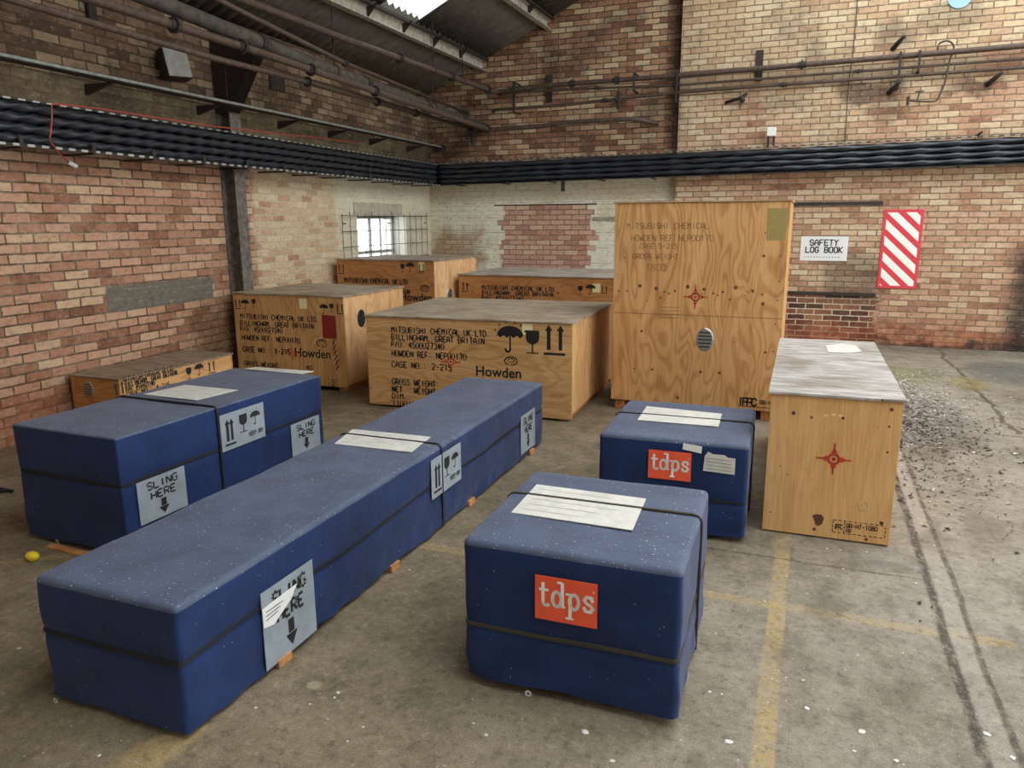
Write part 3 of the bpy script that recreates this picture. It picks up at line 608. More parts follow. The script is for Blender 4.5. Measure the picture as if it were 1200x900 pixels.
def howden(F, face, u, v, wdt, parent):
    o, U, V = [Vector(q) for q in F.plane(face)]
    font_part('maker_name', 'Howden', o+U*u+V*v, U, V, wdt*.30, M_ink, parent, bold=wdt*.006, width=wdt)
    ink = ink_on(F, face); swirl(ink, u+wdt*.78, v+wdt*.36, wdt*.26); ink.done('maker_emblem', M_ink, parent)
LINES = ['MITSUBISHI CHEMICAL UK LTD.', 'BILLINGHAM, GREAT BRITAIN', 'P/O: 4500027340']

# middle crate
FG = Frame(2.095, -5.222, 2.3, 1.905, 1.59, .832)
g = crate(FG, 'wide low plywood crate in the middle with large umbrella, glass and arrow symbols', (1.02, .99, .93), 1.0, 'x', 'z')
ink = ink_on(FG, 'front')
def put(F, ink, px, py, s, h, wtot=None, gap=True, t=None): u, v = F.hit('front', px, py); text(ink, s, u, v, h, t=t, gap=gap, adv=.82, w_total=wtot)
def wpx(F, p, q): return F.hit('front', *q)[0]-F.hit('front', *p)[0]
for i, s_ in enumerate(LINES):
    put(FG, ink, 459, (390, 398.5, 407)[i]-.5, s_, .052, wpx(FG, (459, 390), ((575, 390), (569, 398), (522, 406))[i]), t=.011)
put(FG, ink, 459.5, 417, 'HOWDEN REF: NEP00170', .052, wpx(FG, (459, 417), (547, 417)), t=.011)
put(FG, ink, 459.5, 430, 'CASE NO.: 2-215', .052, wpx(FG, (459, 430), (530, 430)), t=.011)
put(FG, ink, 460, 450, 'GROSS WEIGHT:', .052, wpx(FG, (460, 450), (516, 450)), t=.013); put(FG, ink, 460, 459, 'NET   WEIGHT:', .052, wpx(FG, (460, 450), (516, 450)), t=.013)
put(FG, ink, 460, 466.5, 'DIM.', .048, None, t=.01); put(FG, ink, 460, 475, '1100/2', .048, None, t=.01)
ink.done('stencilled_line', M_ink, g)
ink = ink_on(FG, 'front')
u, v = FG.hit('front', 598, 413); umbrella(ink, u, v, .235); u, v = FG.hit('front', 624, 414.5); glass_sym(ink, u, v, .195); u, v = FG.hit('front', 643, 416); two_arrows(ink, u, v, .25, .4)
ink.done('handling_symbol', M_ink, g)
u, v = FG.hit('front', 558, 440); howden(FG, 'front', u, v, .41, g)
ink = ink_on(FG, 'front'); u, v = FG.hit('front', 528, 424); target_sym(ink, u, v, .095); ink.done('red_target_mark', M_redink, g)
u, v = FG.hit('front', 618, 386); board(FG, 'front', [(u-.045, v-.045), (u+.045, v-.045), (u+.045, v+.045), (u-.045, v+.045)], M_note, g, 'paper_note', .001)

# left crate
FH = Frame(.30, -4.87, .5, 1.32, 1.16, .947)
h_ = crate(FH, 'plywood crate against the left wall with a dark red sheet pinned on its front', (.97, .93, .84), 2.0, 'z', 'z', zb=.05, zs=.07, stint=(1.16, 1.2, 1.3))
ink = ink_on(FH, 'front')
for i, s_ in enumerate(LINES): put(FH, ink, 282, (373, 381, 388)[i], s_, .05, wpx(FH, (282, 373), ((375, 373), (369, 381), (333, 388))[i]), t=.011)
put(FH, ink, 284, 398, 'HOWDEN REF: NEP00170', .05, wpx(FH, (284, 398), (352, 398)), t=.011); put(FH, ink, 285, 412, 'CASE NO.: 1-215', .055, wpx(FH, (285, 412), (341, 412)), t=.014)
put(FH, ink, 287, 428, 'GROSS WEIGHT:', .045, wpx(FH, (287, 428), (330, 428)), t=.012); put(FH, ink, 360, 433, 'KG', .04, None, t=.01)
put(FH, ink, 384, 447, '---', .05, .14); put(FH, ink, 384, 452, '-2', .05, .1)
for i in range(6): put(FH, ink, 390+i*.9, 404+i*6, '/', .055, None, t=.012)
ink.done('stencilled_line', M_ink, h_)
ink = ink_on(FH, 'front')
for px, f_ in ((277, 0), (286, 1), (298, 2), (378, 1), (389, 2), (396, 0)):
    u, v = FH.hit('front', px, 362 if px < 300 else 368); (two_arrows(ink, u, v, .1, .5) if f_ == 0 else umbrella(ink, u+.02, v, .1) if f_ == 1 else glass_sym(ink, u, v+.02, .08))
ink.done('handling_symbol', M_ink, h_)
u, v = FH.hit('front', 346, 417.5); howden(FH, 'front', u, v, .42, h_)
ink = ink_on(FH, 'front'); u, v = FH.hit('front', 342, 413); target_sym(ink, u, v, .08); ink.done('red_target_mark', M_redink, h_)
u, v = FH.hit('front', 355, 356); board(FH, 'front', [(u-.045, v-.05), (u+.045, v-.05), (u+.045, v+.05), (u-.045, v+.05)], M_note, h_, 'paper_note', .001)
u, v = FH.hit('front', 386, 383); board(FH, 'front', [(u-.08, v-.115), (u+.08, v-.115), (u+.075, v+.11), (u-.08, v+.115)], M_maroon, h_, 'dark_red_sheet', .002)
u, v = FH.hit('right', 423.5, 373); vent(FH, 'right', u, v, .075, .09, h_, M_ventd)

# crate behind, under the window
FI = Frame(.19, -2.86, -2.0, 1.40, 1.15, 1.187)
i_ = crate(FI, 'tall plywood crate in the far corner below the bright window', (.84, .66, .56), 3.0, 'x', 'z', zb=.05, stint=(1.2, 1.24, 1.4), gt=(.95, .9, .85))
ink = ink_on(FI, 'front')
put(FI, ink, 404, 331, LINES[0], .06, wpx(FI, (404, 331), (481, 331)), t=.014); u, v = FI.hit('front', 398, 321); two_arrows(ink, u, v, .12, .5)
u, v = FI.hit('front', 472, 319); glass_sym(ink, u, v, .1); u, v = FI.hit('front', 481, 319); umbrella(ink, u, v, .12); u, v = FI.hit('front', 492, 319); two_arrows(ink, u, v, .1, .5)
put(FI, ink, 404, 342, LINES[1], .06, wpx(FI, (404, 331), (481, 331)), t=.014)
ink.done('stencilled_line', M_ink, i_)
u, v = FI.hit('front', 470, 352); howden(FI, 'front', u, v, .44, i_)
u, v = FI.hit('front', 494, 312); board(FI, 'front', [(u-.04, v-.05), (u+.04, v-.05), (u+.04, v+.05), (u-.04, v+.05)], M_note, i_, 'paper_note', .001)
u, v = FI.hit('right', 527, 345); vent(FI, 'right', u, v, .07, .08, i_)

# crate behind the middle one
FJ = Frame(1.69, -2.45, -1.5, 2.06, 1.45, 1.0)
j_ = crate(FJ, 'wide plywood crate standing behind the middle crate, left of the tall one', (.84, .66, .54), 4.0, 'x', 'z', zb=.05, gt=(1, 1, 1))
ink = ink_on(FJ, 'front')
for i, s_ in enumerate(LINES): put(FJ, ink, 565, (339, 345, 351)[i], s_, .05, wpx(FJ, (565, 338), ((653, 339), (649, 345), (614, 351))[i]), t=.013)
for i, s_ in enumerate(['HOWDEN REF: NEP00170', 'CASE NO.: 3-215']): put(FJ, ink, 565, 362+i*12, s_, .05, .9, t=.013)
u, v = FJ.hit('front', 543, 342); two_arrows(ink, u, v, .12, .45); u, v = FJ.hit('front', 680, 345); glass_sym(ink, u, v, .1); u, v = FJ.hit('front', 692, 345); umbrella(ink, u, v, .12); u, v = FJ.hit('front', 706, 344); two_arrows(ink, u, v, .09, .5)
ink.done('stencilled_line', M_ink, j_)
u, v = FJ.hit('front', 699, 337.5); board(FJ, 'front', [(u-.045, v-.05), (u+.045, v-.05), (u+.045, v+.05), (u-.045, v+.05)], M_note, j_, 'paper_note', .001)

# small low crate by the left wall
FK = Frame(.27, -6.75, 0, .53, 1.25, .455)
k_ = crate(FK, 'small low plywood crate against the brick wall behind the left blue package', (.86, .7, .5), 5.0, 'x', 'y', zb=.03, zs=.03, gt=(.6, .52, .42), stint=(1.05, 1.0, .95))
ink = ink_on(FK, 'right')
def putr(F, ink, p0, p1, s, h, t=.01):
    a = F.hit('right', *p0); b = F.hit('right', *p1); text(ink, s, a[0], a[1], h, t=t, gap=True, adv=.82, w_total=b[0]-a[0])
putr(FK, ink, (145, 448), (205, 434), LINES[0], .042); putr(FK, ink, (147, 454), (208, 440), LINES[1], .042); putr(FK, ink, (148, 460), (182, 451), LINES[2], .042); putr(FK, ink, (149, 466), (200, 455), 'CASE NO.: 4-215', .04)
u, v = FK.hit('right', 137, 466); two_arrows(ink, u, v, .12, .5); u, v = FK.hit('right', 222, 444); glass_sym(ink, u, v, .1); u, v = FK.hit('right', 234, 440); umbrella(ink, u, v, .11); u, v = FK.hit('right', 246, 438); two_arrows(ink, u, v, .11, .5)
ink.done('stencilled_line', M_ink, k_)
u, v = FK.hit('front', 104, 456); vent(FK, 'front', u, v, .055, .065, k_)
ink = ink_on(FK, 'front'); u, v = FK.hit('front', 108, 471); target_sym(ink, u, v, .04); ink.done('red_target_mark', M_redink, k_)

# tall crate
FF = Frame(4.184, -4.553, 0, 1.396, .9, 1.794)
f_ = crate(FF, 'tallest plywood crate, its bare front with a round metal vent and red target', (1.0, .93, .82), 6.0, 'z', 'z', sheet=.86, zb=.085, zs=.085, lidgrey=.5, rg=.17)
u, v = FF.hit('front', 826, 398); vent(FF, 'front', u, v, .072, .1, f_)
ink = ink_on(FF, 'front'); u, v = FF.hit('front', 815, 348); target_sym(ink, u, v, .1); ink.done('red_target_mark', M_redink, f_)
a = FF.hit('front', 900, 244); b = FF.hit('front', 922, 282); board(FF, 'front', [(a[0], b[1]), (b[0]-.01, b[1]), (b[0], a[1]), (a[0], a[1])], M_green, f_, 'faded_green_patch', .001)
ink = ink_on(FF, 'front'); a = FF.hit('front', 865, 474)
text(ink, 'IPPC', a[0], a[1]+.0, .06, .013, adv=.6); text(ink, 'GB-HT 1080', a[0]+.17, a[1]+.02, .03, .007); ink.seg((a[0], a[1]-.01), (a[0]+.4, a[1]-.01), .006)
ink.done('treatment_stamp', M_ink, f_)
ink = ink_on(FF, 'front')
rr = random.Random(3)
for (px, py, s_, h) in ((735, 268, 'MITSUBISHI CHEMICAL', .045), (740, 282, 'HOWDEN REF NEP00170', .045), (750, 291, 'CASE 5-215', .04), (742, 303, 'GROSS WEIGHT', .04), (757, 317, '1800', .055)):
    u, v = FF.hit('front', px, py); text(ink, s_, u, v, h, .004, adv=.8)
for i in range(4): u, v = FF.hit('front', 773, 360+i*4); ink.seg((u, v), (u+.17, v+.004), .004)
ink.done('faint_writing', M_fade, f_)
ink = ink_on(FF, 'front')   # nail holes and knots along the joint between the two sheets
for (px, py, r_) in ((750, 335, .016), (769, 338, .016), (779, 342, .009), (784, 344, .008), (791, 341, .01), (806, 336, .016), (825, 339, .014), (836, 344, .009), (841, 346, .008), (847, 342, .01), (862, 337, .016), (882, 341, .013), (893, 345, .01), (894, 356, .014), (725, 341, .008), (735, 341, .008), (774, 349, .008), (855, 351, .009), (752, 388, .011), (743, 432, .008), (764, 433, .011), (821, 436, .012), (843, 437, .012), (897, 413, .011), (895, 300, .012), (915, 300, .006), (913, 330, .007), (911, 352, .007), (908, 380, .006), (906, 412, .007), (794, 466, .014)):
    u, v = FF.hit('front', px, py); ink.new(); ink.disc(u, v, r_, 10)
ink.done('knot', flat('knot_brown', c(104, 66, 36), .8), f_)

# right crate
FE = Frame(5.616, -6.91, .6, .619, 1.88, .773)
e_ = crate(FE, 'narrow plywood crate on the right with a weathered grey lid and red target', (1.04, 1.0, .88), 7.0, 'z', 'z', zb=.008, zs=.008, rg=.05, lidgrey=1.0, lidth=.012, gt=(1.02, 1.03, 1.06))
ink = ink_on(FE, 'front'); u, v = FE.hit('front', 977, 538); target_sym(ink, u, v, .085); target_sym(ink, u, v, .074); ink.done('red_target_mark', M_redink, e_)
ink = ink_on(FE, 'front'); a = FE.hit('front', 975.5, 620); b = FE.hit('front', 1036.5, 631); c0, d0 = a[0], b[1]; x1, y1 = b[0], b[1]+.068
for i in range(10):
    for yy in (d0, y1): ink.seg((c0+(x1-c0)*i/10, yy), (c0+(x1-c0)*(i+.6)/10, yy), .004)
for xx in (c0, x1, c0+.055):
    for q in range(3): ink.seg((xx, d0+.004+q*.022), (xx, d0+.018+q*.022), .004)
text(ink, 'IPPC', c0+.008, d0+.02, .026, .004, adv=.62, wid=.6); text(ink, 'GB-HT-1080', c0+.065, d0+.034, .022, .004, wid=.8); text(ink, 'DB', c0+.065, d0+.01, .016, .003)
ink.done('treatment_stamp', M_ink, e_)
ink = ink_on(FE, 'front'); u, v = FE.hit('front', 959, 609); ink.poly([(u-.032, v+.02), (u-.012, v+.03), (u+.014, v+.03), (u+.026, v+.012), (u+.02, v-.02), (u+.004, v-.034), (u-.012, v-.028), (u-.02, v-.004)])
for px, py, r_ in ((954, 620, .009), (930, 484, .01), (951, 489, .007), (988, 490, .008), (1033, 613, .01), (1045, 480, .009), (1042, 500, .006), (1040, 530, .006), (1015, 632, .008), (923, 556, .004), (914, 546, .004), (903, 600, .004)):
    u, v = FE.hit('front', px, py); ink.new(); ink.disc(u, v, r_, 10)
ink.done('knot', flat('knot_dark', c(92, 54, 34), .8), e_)
ink = ink_on(FE, 'front'); u, v = FE.hit('front', 1012, 593); ink.arc(u, v, .022, .026, 0, 360, .009, 16)
for px, py in ((968, 487), (977, 486), (985, 487)):
    u, v = FE.hit('front', px, py); ink.new(); ink.disc(u, v, .012, 8, .007)
ink.done('filler_mark', flat('pale_filler', c(222, 190, 132), .7), e_)
bm = BM(); P = [onF(px, py, FE.h+.006) for px, py in ((970, 413), (968, 405), (985, 403), (1003, 405), (1010, 412), (995, 414))]
a_v = [bm.verts.new(tuple(p)) for p in P]; b_v = [bm.verts.new((p[0], p[1], p[2]+.002)) for p in P]; bm.faces.new(a_v[::-1]); bm.faces.new(b_v); [bm.faces.new((a_v[q], a_v[(q+1) % 6], b_v[(q+1) % 6], b_v[q])) for q in range(6)]
tag(obj('paper_scrap', bm, M_paper), 'torn white paper scrap lying on the grey lid of the right crate', 'paper')

# ------------------------------------------------------------------ blue covered packages
def rbox(F, r=.022, cell=.035, zb=.015, pinch=(), amp=.006, hem=.012, seed=0, xp=()):
    """soft cover: rounded box, creased where a strap pulls it in"""
    bm = BM(); w_, d, h = F.w, F.d, F.h
    def ticks(L_):
        n = max(4, int(L_/cell)); a = [r*.3, r*.65, r]; return sorted(set([0] + a + [r + (L_-2*r)*i/n for i in range(1, n)] + [L_-q for q in a] + [L_]))
    X, Yt = ticks(w_), ticks(d); Zt = [zb + (h-r-zb)*i/max(6, int(h/.025)) for i in range(max(6, int(h/.025))+1)] + [h-r*.65, h-r*.3, h]
    cache = {}
    def V(x, y, z, top=False):
        key = (round(x, 5), round(y, 5), round(z, 5))
        if key in cache: return cache[key]
        q = Vector((min(max(x, r), w_-r), min(max(y, r), d-r), min(z, h-r))); p = Vector((x, y, z)); dv = p-q
        if dv.length > 1e-6: nn = dv.normalized(); p = q + nn*r
        else: nn = Vector((0, 0, 1))
        k = Vector((x*3.1+seed, y*3.1, z*4.0)); a = noise.noise(k)*amp + noise.noise(k*3.3)*amp*.4
        low = max(0, 1-(z/(h*.45))) if h else 0
        a += low*(.012*noise.noise(Vector((x*7+seed, y*7, z*11+5))) + .008*noise.noise(Vector((x*14+z*9, y*14+seed, z*20))))
        for zs in pinch: a -= .007*math.exp(-((z-zs)/.018)**2)
        for yy in xp:
            if z < h-.001: a -= .006*math.exp(-((y-yy)/.018)**2)
        if z <= zb+1e-6: p.z += hem*noise.noise(Vector((x*2.4+seed, y*2.4, 1))) + hem*.4
        p += nn*a
        p.z = max(p.z, .004)
        cache[key] = bm.verts.new(p); return cache[key]
    def quad(a, b, c_, d_, mi):
        try: bm.faces.new((a, b, c_, d_)).material_index = mi
        except ValueError: pass
    for i in range(len(X)-1):
        for j in range(len(Yt)-1):
            quad(V(X[i], Yt[j], h), V(X[i+1], Yt[j], h), V(X[i+1], Yt[j+1], h), V(X[i], Yt[j+1], h), 1)
    for k in range(len(Zt)-1):
        mi = 1 if Zt[k] >= h-r-1e-6 else 0
        for i in range(len(X)-1):
            for y in (0, d): quad(V(X[i], y, Zt[k]), V(X[i+1], y, Zt[k]), V(X[i+1], y, Zt[k+1]), V(X[i], y, Zt[k+1]), mi)
        for j in range(len(Yt)-1):
            for x in (0, w_): quad(V(x, Yt[j], Zt[k]), V(x, Yt[j+1], Zt[k]), V(x, Yt[j+1], Zt[k+1]), V(x, Yt[j], Zt[k+1]), mi)
    return bm
def hstrap(F, z, wd=.013, th=.004, parent=None, mat=None, sag=0.0, inset=.003):
    """flat strap running round the package at height z"""
    w_, d = F.w, F.d; r = .02; pts = []
    for cx, cy, a0 in ((w_-r, r, -90), (w_-r, d-r, 0), (r, d-r, 90), (r, r, 180)):
        for i in range(4): a = R(a0+90*i/3); pts.append((cx+r*math.cos(a), cy+r*math.sin(a), math.cos(a), math.sin(a)))
    out = []
    for A, B in zip(pts, pts[1:]+pts[:1]):
        n = max(1, int(math.hypot(B[0]-A[0], B[1]-A[1])/.12))
        for i in range(n): t_ = i/n; out.append([A[q]+(B[q]-A[q])*t_ for q in range(4)])
    bm = BM(); rings = []
    for (x, y, nx, ny) in out:
        zz = z + sag*noise.noise(Vector((x*1.5, y*1.5, 2))); L0, L1 = -.006+inset*0, th-inset
        rings.append([bm.verts.new((x+nx*l, y+ny*l, zz+s_)) for l, s_ in ((L0, -wd/2), (L1, -wd/2), (L1, wd/2), (L0, wd/2))])
    for A, B in zip(rings, rings[1:]+rings[:1]):
        for k in range(4): bm.faces.new((A[k], A[(k+1) % 4], B[(k+1) % 4], B[k]))
    return obj('strap', bm, mat or M_strap, parent)
def vstrap(F, pos, axis, wd=.013, parent=None, mat=None, only_top=False):
    """strap over the top and down both sides; axis 'x' crosses the width, 'y' runs lengthways"""
    L_ = F.w if axis == 'x' else F.d; h = F.h; r = .026; e = .0085
    pts = [(-e, .02), (-e, h*.3), (-e, h*.6), (-e, h-r)] + [(r-(r+e)*math.cos(R(a)), h-r+(r+e)*math.sin(R(a))) for a in (30, 60)] + [(r, h+e)] + [(r+(L_-2*r)*i/8, h+e) for i in range(1, 8)]
    pts += [(L_-x, z) for x, z in reversed(pts[:7])]
    bm = BM(); rings = []
    for i, (u, z) in enumerate(pts):
        a = pts[max(0, i-1)]; b = pts[min(len(pts)-1, i+1)]; dx, dz = b[0]-a[0], b[1]-a[1]; l = math.hypot(dx, dz); nx, nz = -dz/l, dx/l
        q = []
        for o_, s_ in ((-.013, -wd/2), (.001, -wd/2), (.001, wd/2), (-.013, wd/2)):
            uu, zz = u+nx*o_, z+nz*o_; q.append(bm.verts.new((uu, pos+s_, zz) if axis == 'x' else (pos+s_, uu, zz)))
        rings.append(q)
    for A, B in zip(rings, rings[1:]):
        for k in range(4): bm.faces.new((A[k], A[(k+1) % 4], B[(k+1) % 4], B[k]))
    bm.faces.new(rings[0]); bm.faces.new(rings[-1][::-1])
    return obj('strap', bm, mat or M_strap, parent)
def pouch(F, quad, parent, lift=.003, lines=True):
    o = board(F, 'top', quad, M_paper, parent, 'document_pouch', .003, lift)
    ink = ink_on(F, 'top', lift+.0025)
    (ax, ay), (bx, by), (cx, cy), (dx, dy) = quad
    for i in range(5):
        t_ = .15+.7*i/4; P0 = (ax+(dx-ax)*t_, ay+(dy-ay)*t_); P1 = (bx+(cx-bx)*t_, by+(cy-by)*t_)
        u0 = (P0[0]+(P1[0]-P0[0])*.06, P0[1]+(P1[1]-P0[1])*.06); u1 = (P0[0]+(P1[0]-P0[0])*(.55+.3*((i*7) % 3)/2), P0[1]+(P1[1]-P0[1])*(.55+.3*((i*7) % 3)/2))
        ink.seg(u0, u1, .0025)
    ink.done('printed_lines', flat('grey_print', c(150, 150, 146), .7), o)
    return o
def order(q): return q
def covered(F, label, **kw):
    t = thing('covered_package', label, 'package', (F.x, F.y, 0), F.a)
    o = obj('fabric_cover', rbox(F, **kw), [M_cloth, M_cloth_top], t, True); return t
def feet(F, parent, ys, zt=.03, out=.012):
    for y in ys:
        bm = BM(); box(bm, .03, F.w+out, y, y+.08, 0, zt, bev=.003); obj('wooden_bearer', bm, M_skid, parent)
def sling_sign(F, corners, parent, kind='sling', face='right', lift=.006):
    q = [F.hit(face, *p) for p in corners]      # TL TR BR BL
    u0 = (q[0][0]+q[3][0])/2; u1 = (q[1][0]+q[2][0])/2; v1 = (q[0][1]+q[1][1])/2; v0 = (q[2][1]+q[3][1])/2
    W_, H_ = u1-u0, v1-v0
    o = board(F, face, [(u0, v0), (u1, v0), (u1, v1), (u0, v1)], M_grey_plate, parent, 'label_board', .003, lift)
    ink = ink_on(F, face, lift+.003)
    if kind == 'sling':
        h = H_*.17; text(ink, 'SLING', u0+W_*.2, v1-H_*.09-h, h, h*.24, gap=True, adv=.8, w_total=W_*.66); text(ink, 'HERE', u0+W_*.26, v1-H_*.33-h, h, h*.24, gap=True, adv=.8, w_total=W_*.54)
        x = u0+W_*.5; ink.new(); ink.rect(x-W_*.055, v0+H_*.26, x+W_*.055, v0+H_*.44); ink.poly([(x, v0+H_*.08), (x+W_*.11, v0+H_*.25), (x-W_*.11, v0+H_*.25)])
    else:
        two_arrows(ink, u0+W_*.14, v0+H_*.12, H_*.72, .22); s = W_*.3; glass_sym(ink, u0+W_*.5, v0+H_*.35, H_*.5); umbrella(ink, u0+W_*.78, v0+H_*.45, W_*.24)
        text(ink, 'KEEP DRY', u0+W_*.62, v0+H_*.18, H_*.1, H_*.02, w_total=W_*.34)
    ink.done('stencilled_sign', M_ink, o); return (u0, u1, v0, v1)

# long package, nearest on the left
FA = Frame(3.37, -9.345, .3, .625, 3.53, .477)
a_ = covered(FA, 'very long navy fabric covered package running away from the camera', zb=.02, pinch=(.275,), amp=.006, hem=.02, seed=1, xp=(1.93,))
hstrap(FA, .275, .013, parent=a_, sag=.02)
u_mid = FA.hit('right', 517, 560)[0]
vstrap(FA, u_mid, 'x', .014, parent=a_)
q = [FA.hit('top', *p) for p in ((392, 521), (482, 531), (505, 513), (413, 504))]; pouch(FA, q, a_, lines=True)
ink = ink_on(FA, 'top', .008); p0 = FA.hit('top', 388, 508); p1 = FA.hit('top', 516, 517); 
sling_sign(FA, ((302, 695), (363, 657), (370, 738), (311, 785)), a_)
sling_sign(FA, ((502, 541), (538, 518), (539, 560), (506, 586)), a_, 'sym')
sling_sign(FA, ((608, 489), (625, 478), (626, 520), (610, 533)), a_)
# torn delivery note stuck over the first sign
q = [FA.hit('right', *p) for p in ((304, 714), (345, 683), (338, 701), (318, 731), (306, 736))]
board(FA, 'right', q, M_whitepl, a_, 'torn_delivery_note', .002, .011)
ink = ink_on(FA, 'right', .0135)
for i in range(3):
    p0 = FA.hit('right', 308, 717+i*5); p1 = FA.hit('right', 328-i*3, 703+i*6); ink.seg(p0, p1, .003)
ink.done('handwriting', M_ink, a_)
feet(FA, a_, [FA.hit('right', 333, 785)[0]-.04, FA.hit('right', 462, 672)[0]-.04, FA.hit('right', 552, 592)[0]-.04, FA.hit('right', 620, 532)[0]], .035)
def grommet(F, face, px, py, parent, r_=.011):
    u, v = F.hit(face, px, py); ink = ink_on(F, face, .008); ink.arc(u, v, r_, r_, 0, 360, r_*.8, 10); ink.done('eyelet', M_whitepl, parent)
grommet(FA, 'front', 68, 819, a_, .008)

# left package
FB = Frame(1.965, -8.40, -.8, .735, 1.62, .632)
b_ = covered(FB, 'navy fabric covered package on the left beside the brick wall', zb=.02, pinch=(.385,), amp=.004, r=.009, seed=9, xp=(FB.hit('right', 257, 520)[0],))
hstrap(FB, .385, .015, parent=b_, sag=.01); vstrap(FB, FB.hit('right', 257, 520)[0], 'x', .013, parent=b_)
sling_sign(FB, ((158, 567), (214, 545), (219, 592), (164, 616)), b_)
sling_sign(FB, ((256, 486), (307, 472), (310, 513), (259, 528)), b_, 'sym')
sling_sign(FB, ((339, 497), (372, 487), (375, 522), (342, 534)), b_)
q = [FB.hit('top', *p) for p in ((168, 463), (230, 470), (279, 458), (217, 452))]; pouch(FB, q, b_)
q = [FB.hit('top', *p) for p in ((286, 433), (352, 439), (368, 436), (300, 431))]; pouch(FB, q, b_)
feet(FB, b_, (.06, .75, 1.45), .03, -.03)
grommet(FB, 'front', 69, 634, b_, .01)
bm = BM(); box(bm, -.16, .16, -.02, .02, 0, .015, bev=.002); o = obj('timber_lath', bm, M_skid); P = onF(82, 643); o.location = (P[0]+.04, P[1]-.03, 0); o.rotation_euler = (0, 0, R(-2)); tag(o, 'pale timber lath on the floor at the front foot of the left blue package', 'timber')

def tdps(F, corners, parent):
    q = [F.hit('front', *p) for p in corners]; u0 = (q[0][0]+q[3][0])/2; u1 = (q[1][0]+q[2][0])/2; v1 = (q[0][1]+q[1][1])/2; v0 = (q[2][1]+q[3][1])/2; W_, H_ = u1-u0, v1-v0
    o = board(F, 'front', [(u0, v0), (u1, v0), (u1, v1), (u0, v1)], M_orange, parent, 'orange_label', .003, .006)
    ink = ink_on(F, 'front', .009); s = W_/4.6; x = u0+W_*.05; y = v0+H_*.34; t_ = s*.25   # s = letter unit, x-height .8 s
    xh = H_*.36
    # t
    ink.seg((x+s*.38, y+t_*.6), (x+s*.38, y+xh*1.45), t_); ink.arc(x+s*.62, y+t_*1.0, s*.24, t_*.9, 180, 320, t_, 6); ink.rect(x+s*.08, y+xh-t_*.4, x+s*.8, y+xh+t_*.4)
    # d
    X0 = x+s*1.0; ink.arc(X0+s*.42, y+xh*.5, s*.33, xh*.46, 0, 360, t_, 16); ink.rect(X0+s*.7, y, X0+s*.7+t_, y+xh*1.6); ink.rect(X0+s*.45, y+xh*1.5, X0+s*.8, y+xh*1.65); ink.rect(X0+s*.75, y-.0, X0+s*1.05, y+t_*.7)
    # p
    X0 = x+s*2.15; ink.arc(X0+s*.55, y+xh*.5, s*.33, xh*.46, 0, 360, t_, 16); ink.rect(X0+s*.14, y-xh*.6, X0+s*.14+t_, y+xh); ink.rect(X0-s*.08, y+xh-t_*.7, X0+s*.25, y+xh); ink.rect(X0-s*.06, y-xh*.66, X0+s*.52, y-xh*.52)
    # s
    X0 = x+s*3.25; ink.line([(X0+s*.78, y+xh*.75), (X0+s*.62, y+xh*.95), (X0+s*.34, y+xh*.95), (X0+s*.2, y+xh*.75), (X0+s*.36, y+xh*.56), (X0+s*.66, y+xh*.44), (X0+s*.82, y+xh*.25), (X0+s*.66, y+xh*.05), (X0+s*.34, y+xh*.05), (X0+s*.18, y+xh*.25)], t_)
    ink.rect(X0+s*.74, y+xh*.66, X0+s*.84, y+xh*1.02); ink.rect(X0+s*.14, y, X0+s*.24, y+xh*.34)
    ink.arc(X0+s*.86, y+xh*1.3, s*.06, s*.06, 0, 360, s*.04, 8)
    ink.done('white_lettering', M_white, o)

# front tdps package
FC = Frame(4.695, -8.726, 1.25, .761, .782, .565)
c_ = covered(FC, 'square navy fabric covered package nearest the camera with an orange label', zb=.03, pinch=(.245,), amp=.006, hem=.02, seed=17, r=.022)
hstrap(FC, .245, .014, parent=c_, mat=M_olive, sag=.02); vstrap(FC, FC.hit('top', 640, 583)[1], 'x', .012, parent=c_, mat=M_olive)
tdps(FC, ((628, 672), (701, 684), (700, 735), (628, 723)), c_)
q = [FC.hit('top', *p) for p in ((599, 602), (741, 623), (757, 586), (629, 569))]; pouch(FC, q, c_)
feet(FC, c_, (.08, .62), .035, -.03); grommet(FC, 'front', 620, 811, c_, .009)
q = [FC.hit('right', *p) for p in ((806, 765), (819, 720), (824, 640), (811, 655))]; 
# rear tdps package
FD = Frame(4.767, -7.156, 1.7, .773, .815, .532)
d_ = covered(FD, 'navy fabric covered package behind with an orange label and a torn note', zb=.03, pinch=(.22,), amp=.005, hem=.015, seed=29, r=.022)
hstrap(FD, .22, .010, parent=d_, sag=.01); vstrap(FD, FD.hit('top', 780, 488)[1], 'x', .01, parent=d_, mat=M_olive)
tdps(FD, ((760, 526), (811, 531), (809, 563), (760, 560)), d_)
q = [FD.hit('top', *p) for p in ((747, 493), (842, 501), (846, 486), (758, 477))]; pouch(FD, q, d_)
q = [FD.hit('front', *p) for p in ((800, 526), (822, 531), (823, 523), (801, 519))]; board(FD, 'front', q, M_whitepl, d_, 'small_sticker', .002, .006)
q = [FD.hit('front', *p) for p in ((824, 551), (861, 556), (862, 537), (853, 536), (849, 533), (836, 532), (830, 529), (826, 534))]; board(FD, 'front', q, M_paper, d_, 'torn_note', .002, .006)
ink = ink_on(FD, 'front', .009)
for i in range(4): p0 = FD.hit('front', 828, 536+i*4); p1 = FD.hit('front', 857, 540+i*4); ink.seg(p0, p1, .002)
ink.done('printed_lines', M_ink, d_)
feet(FD, d_, (.1, .65), .035, -.03)

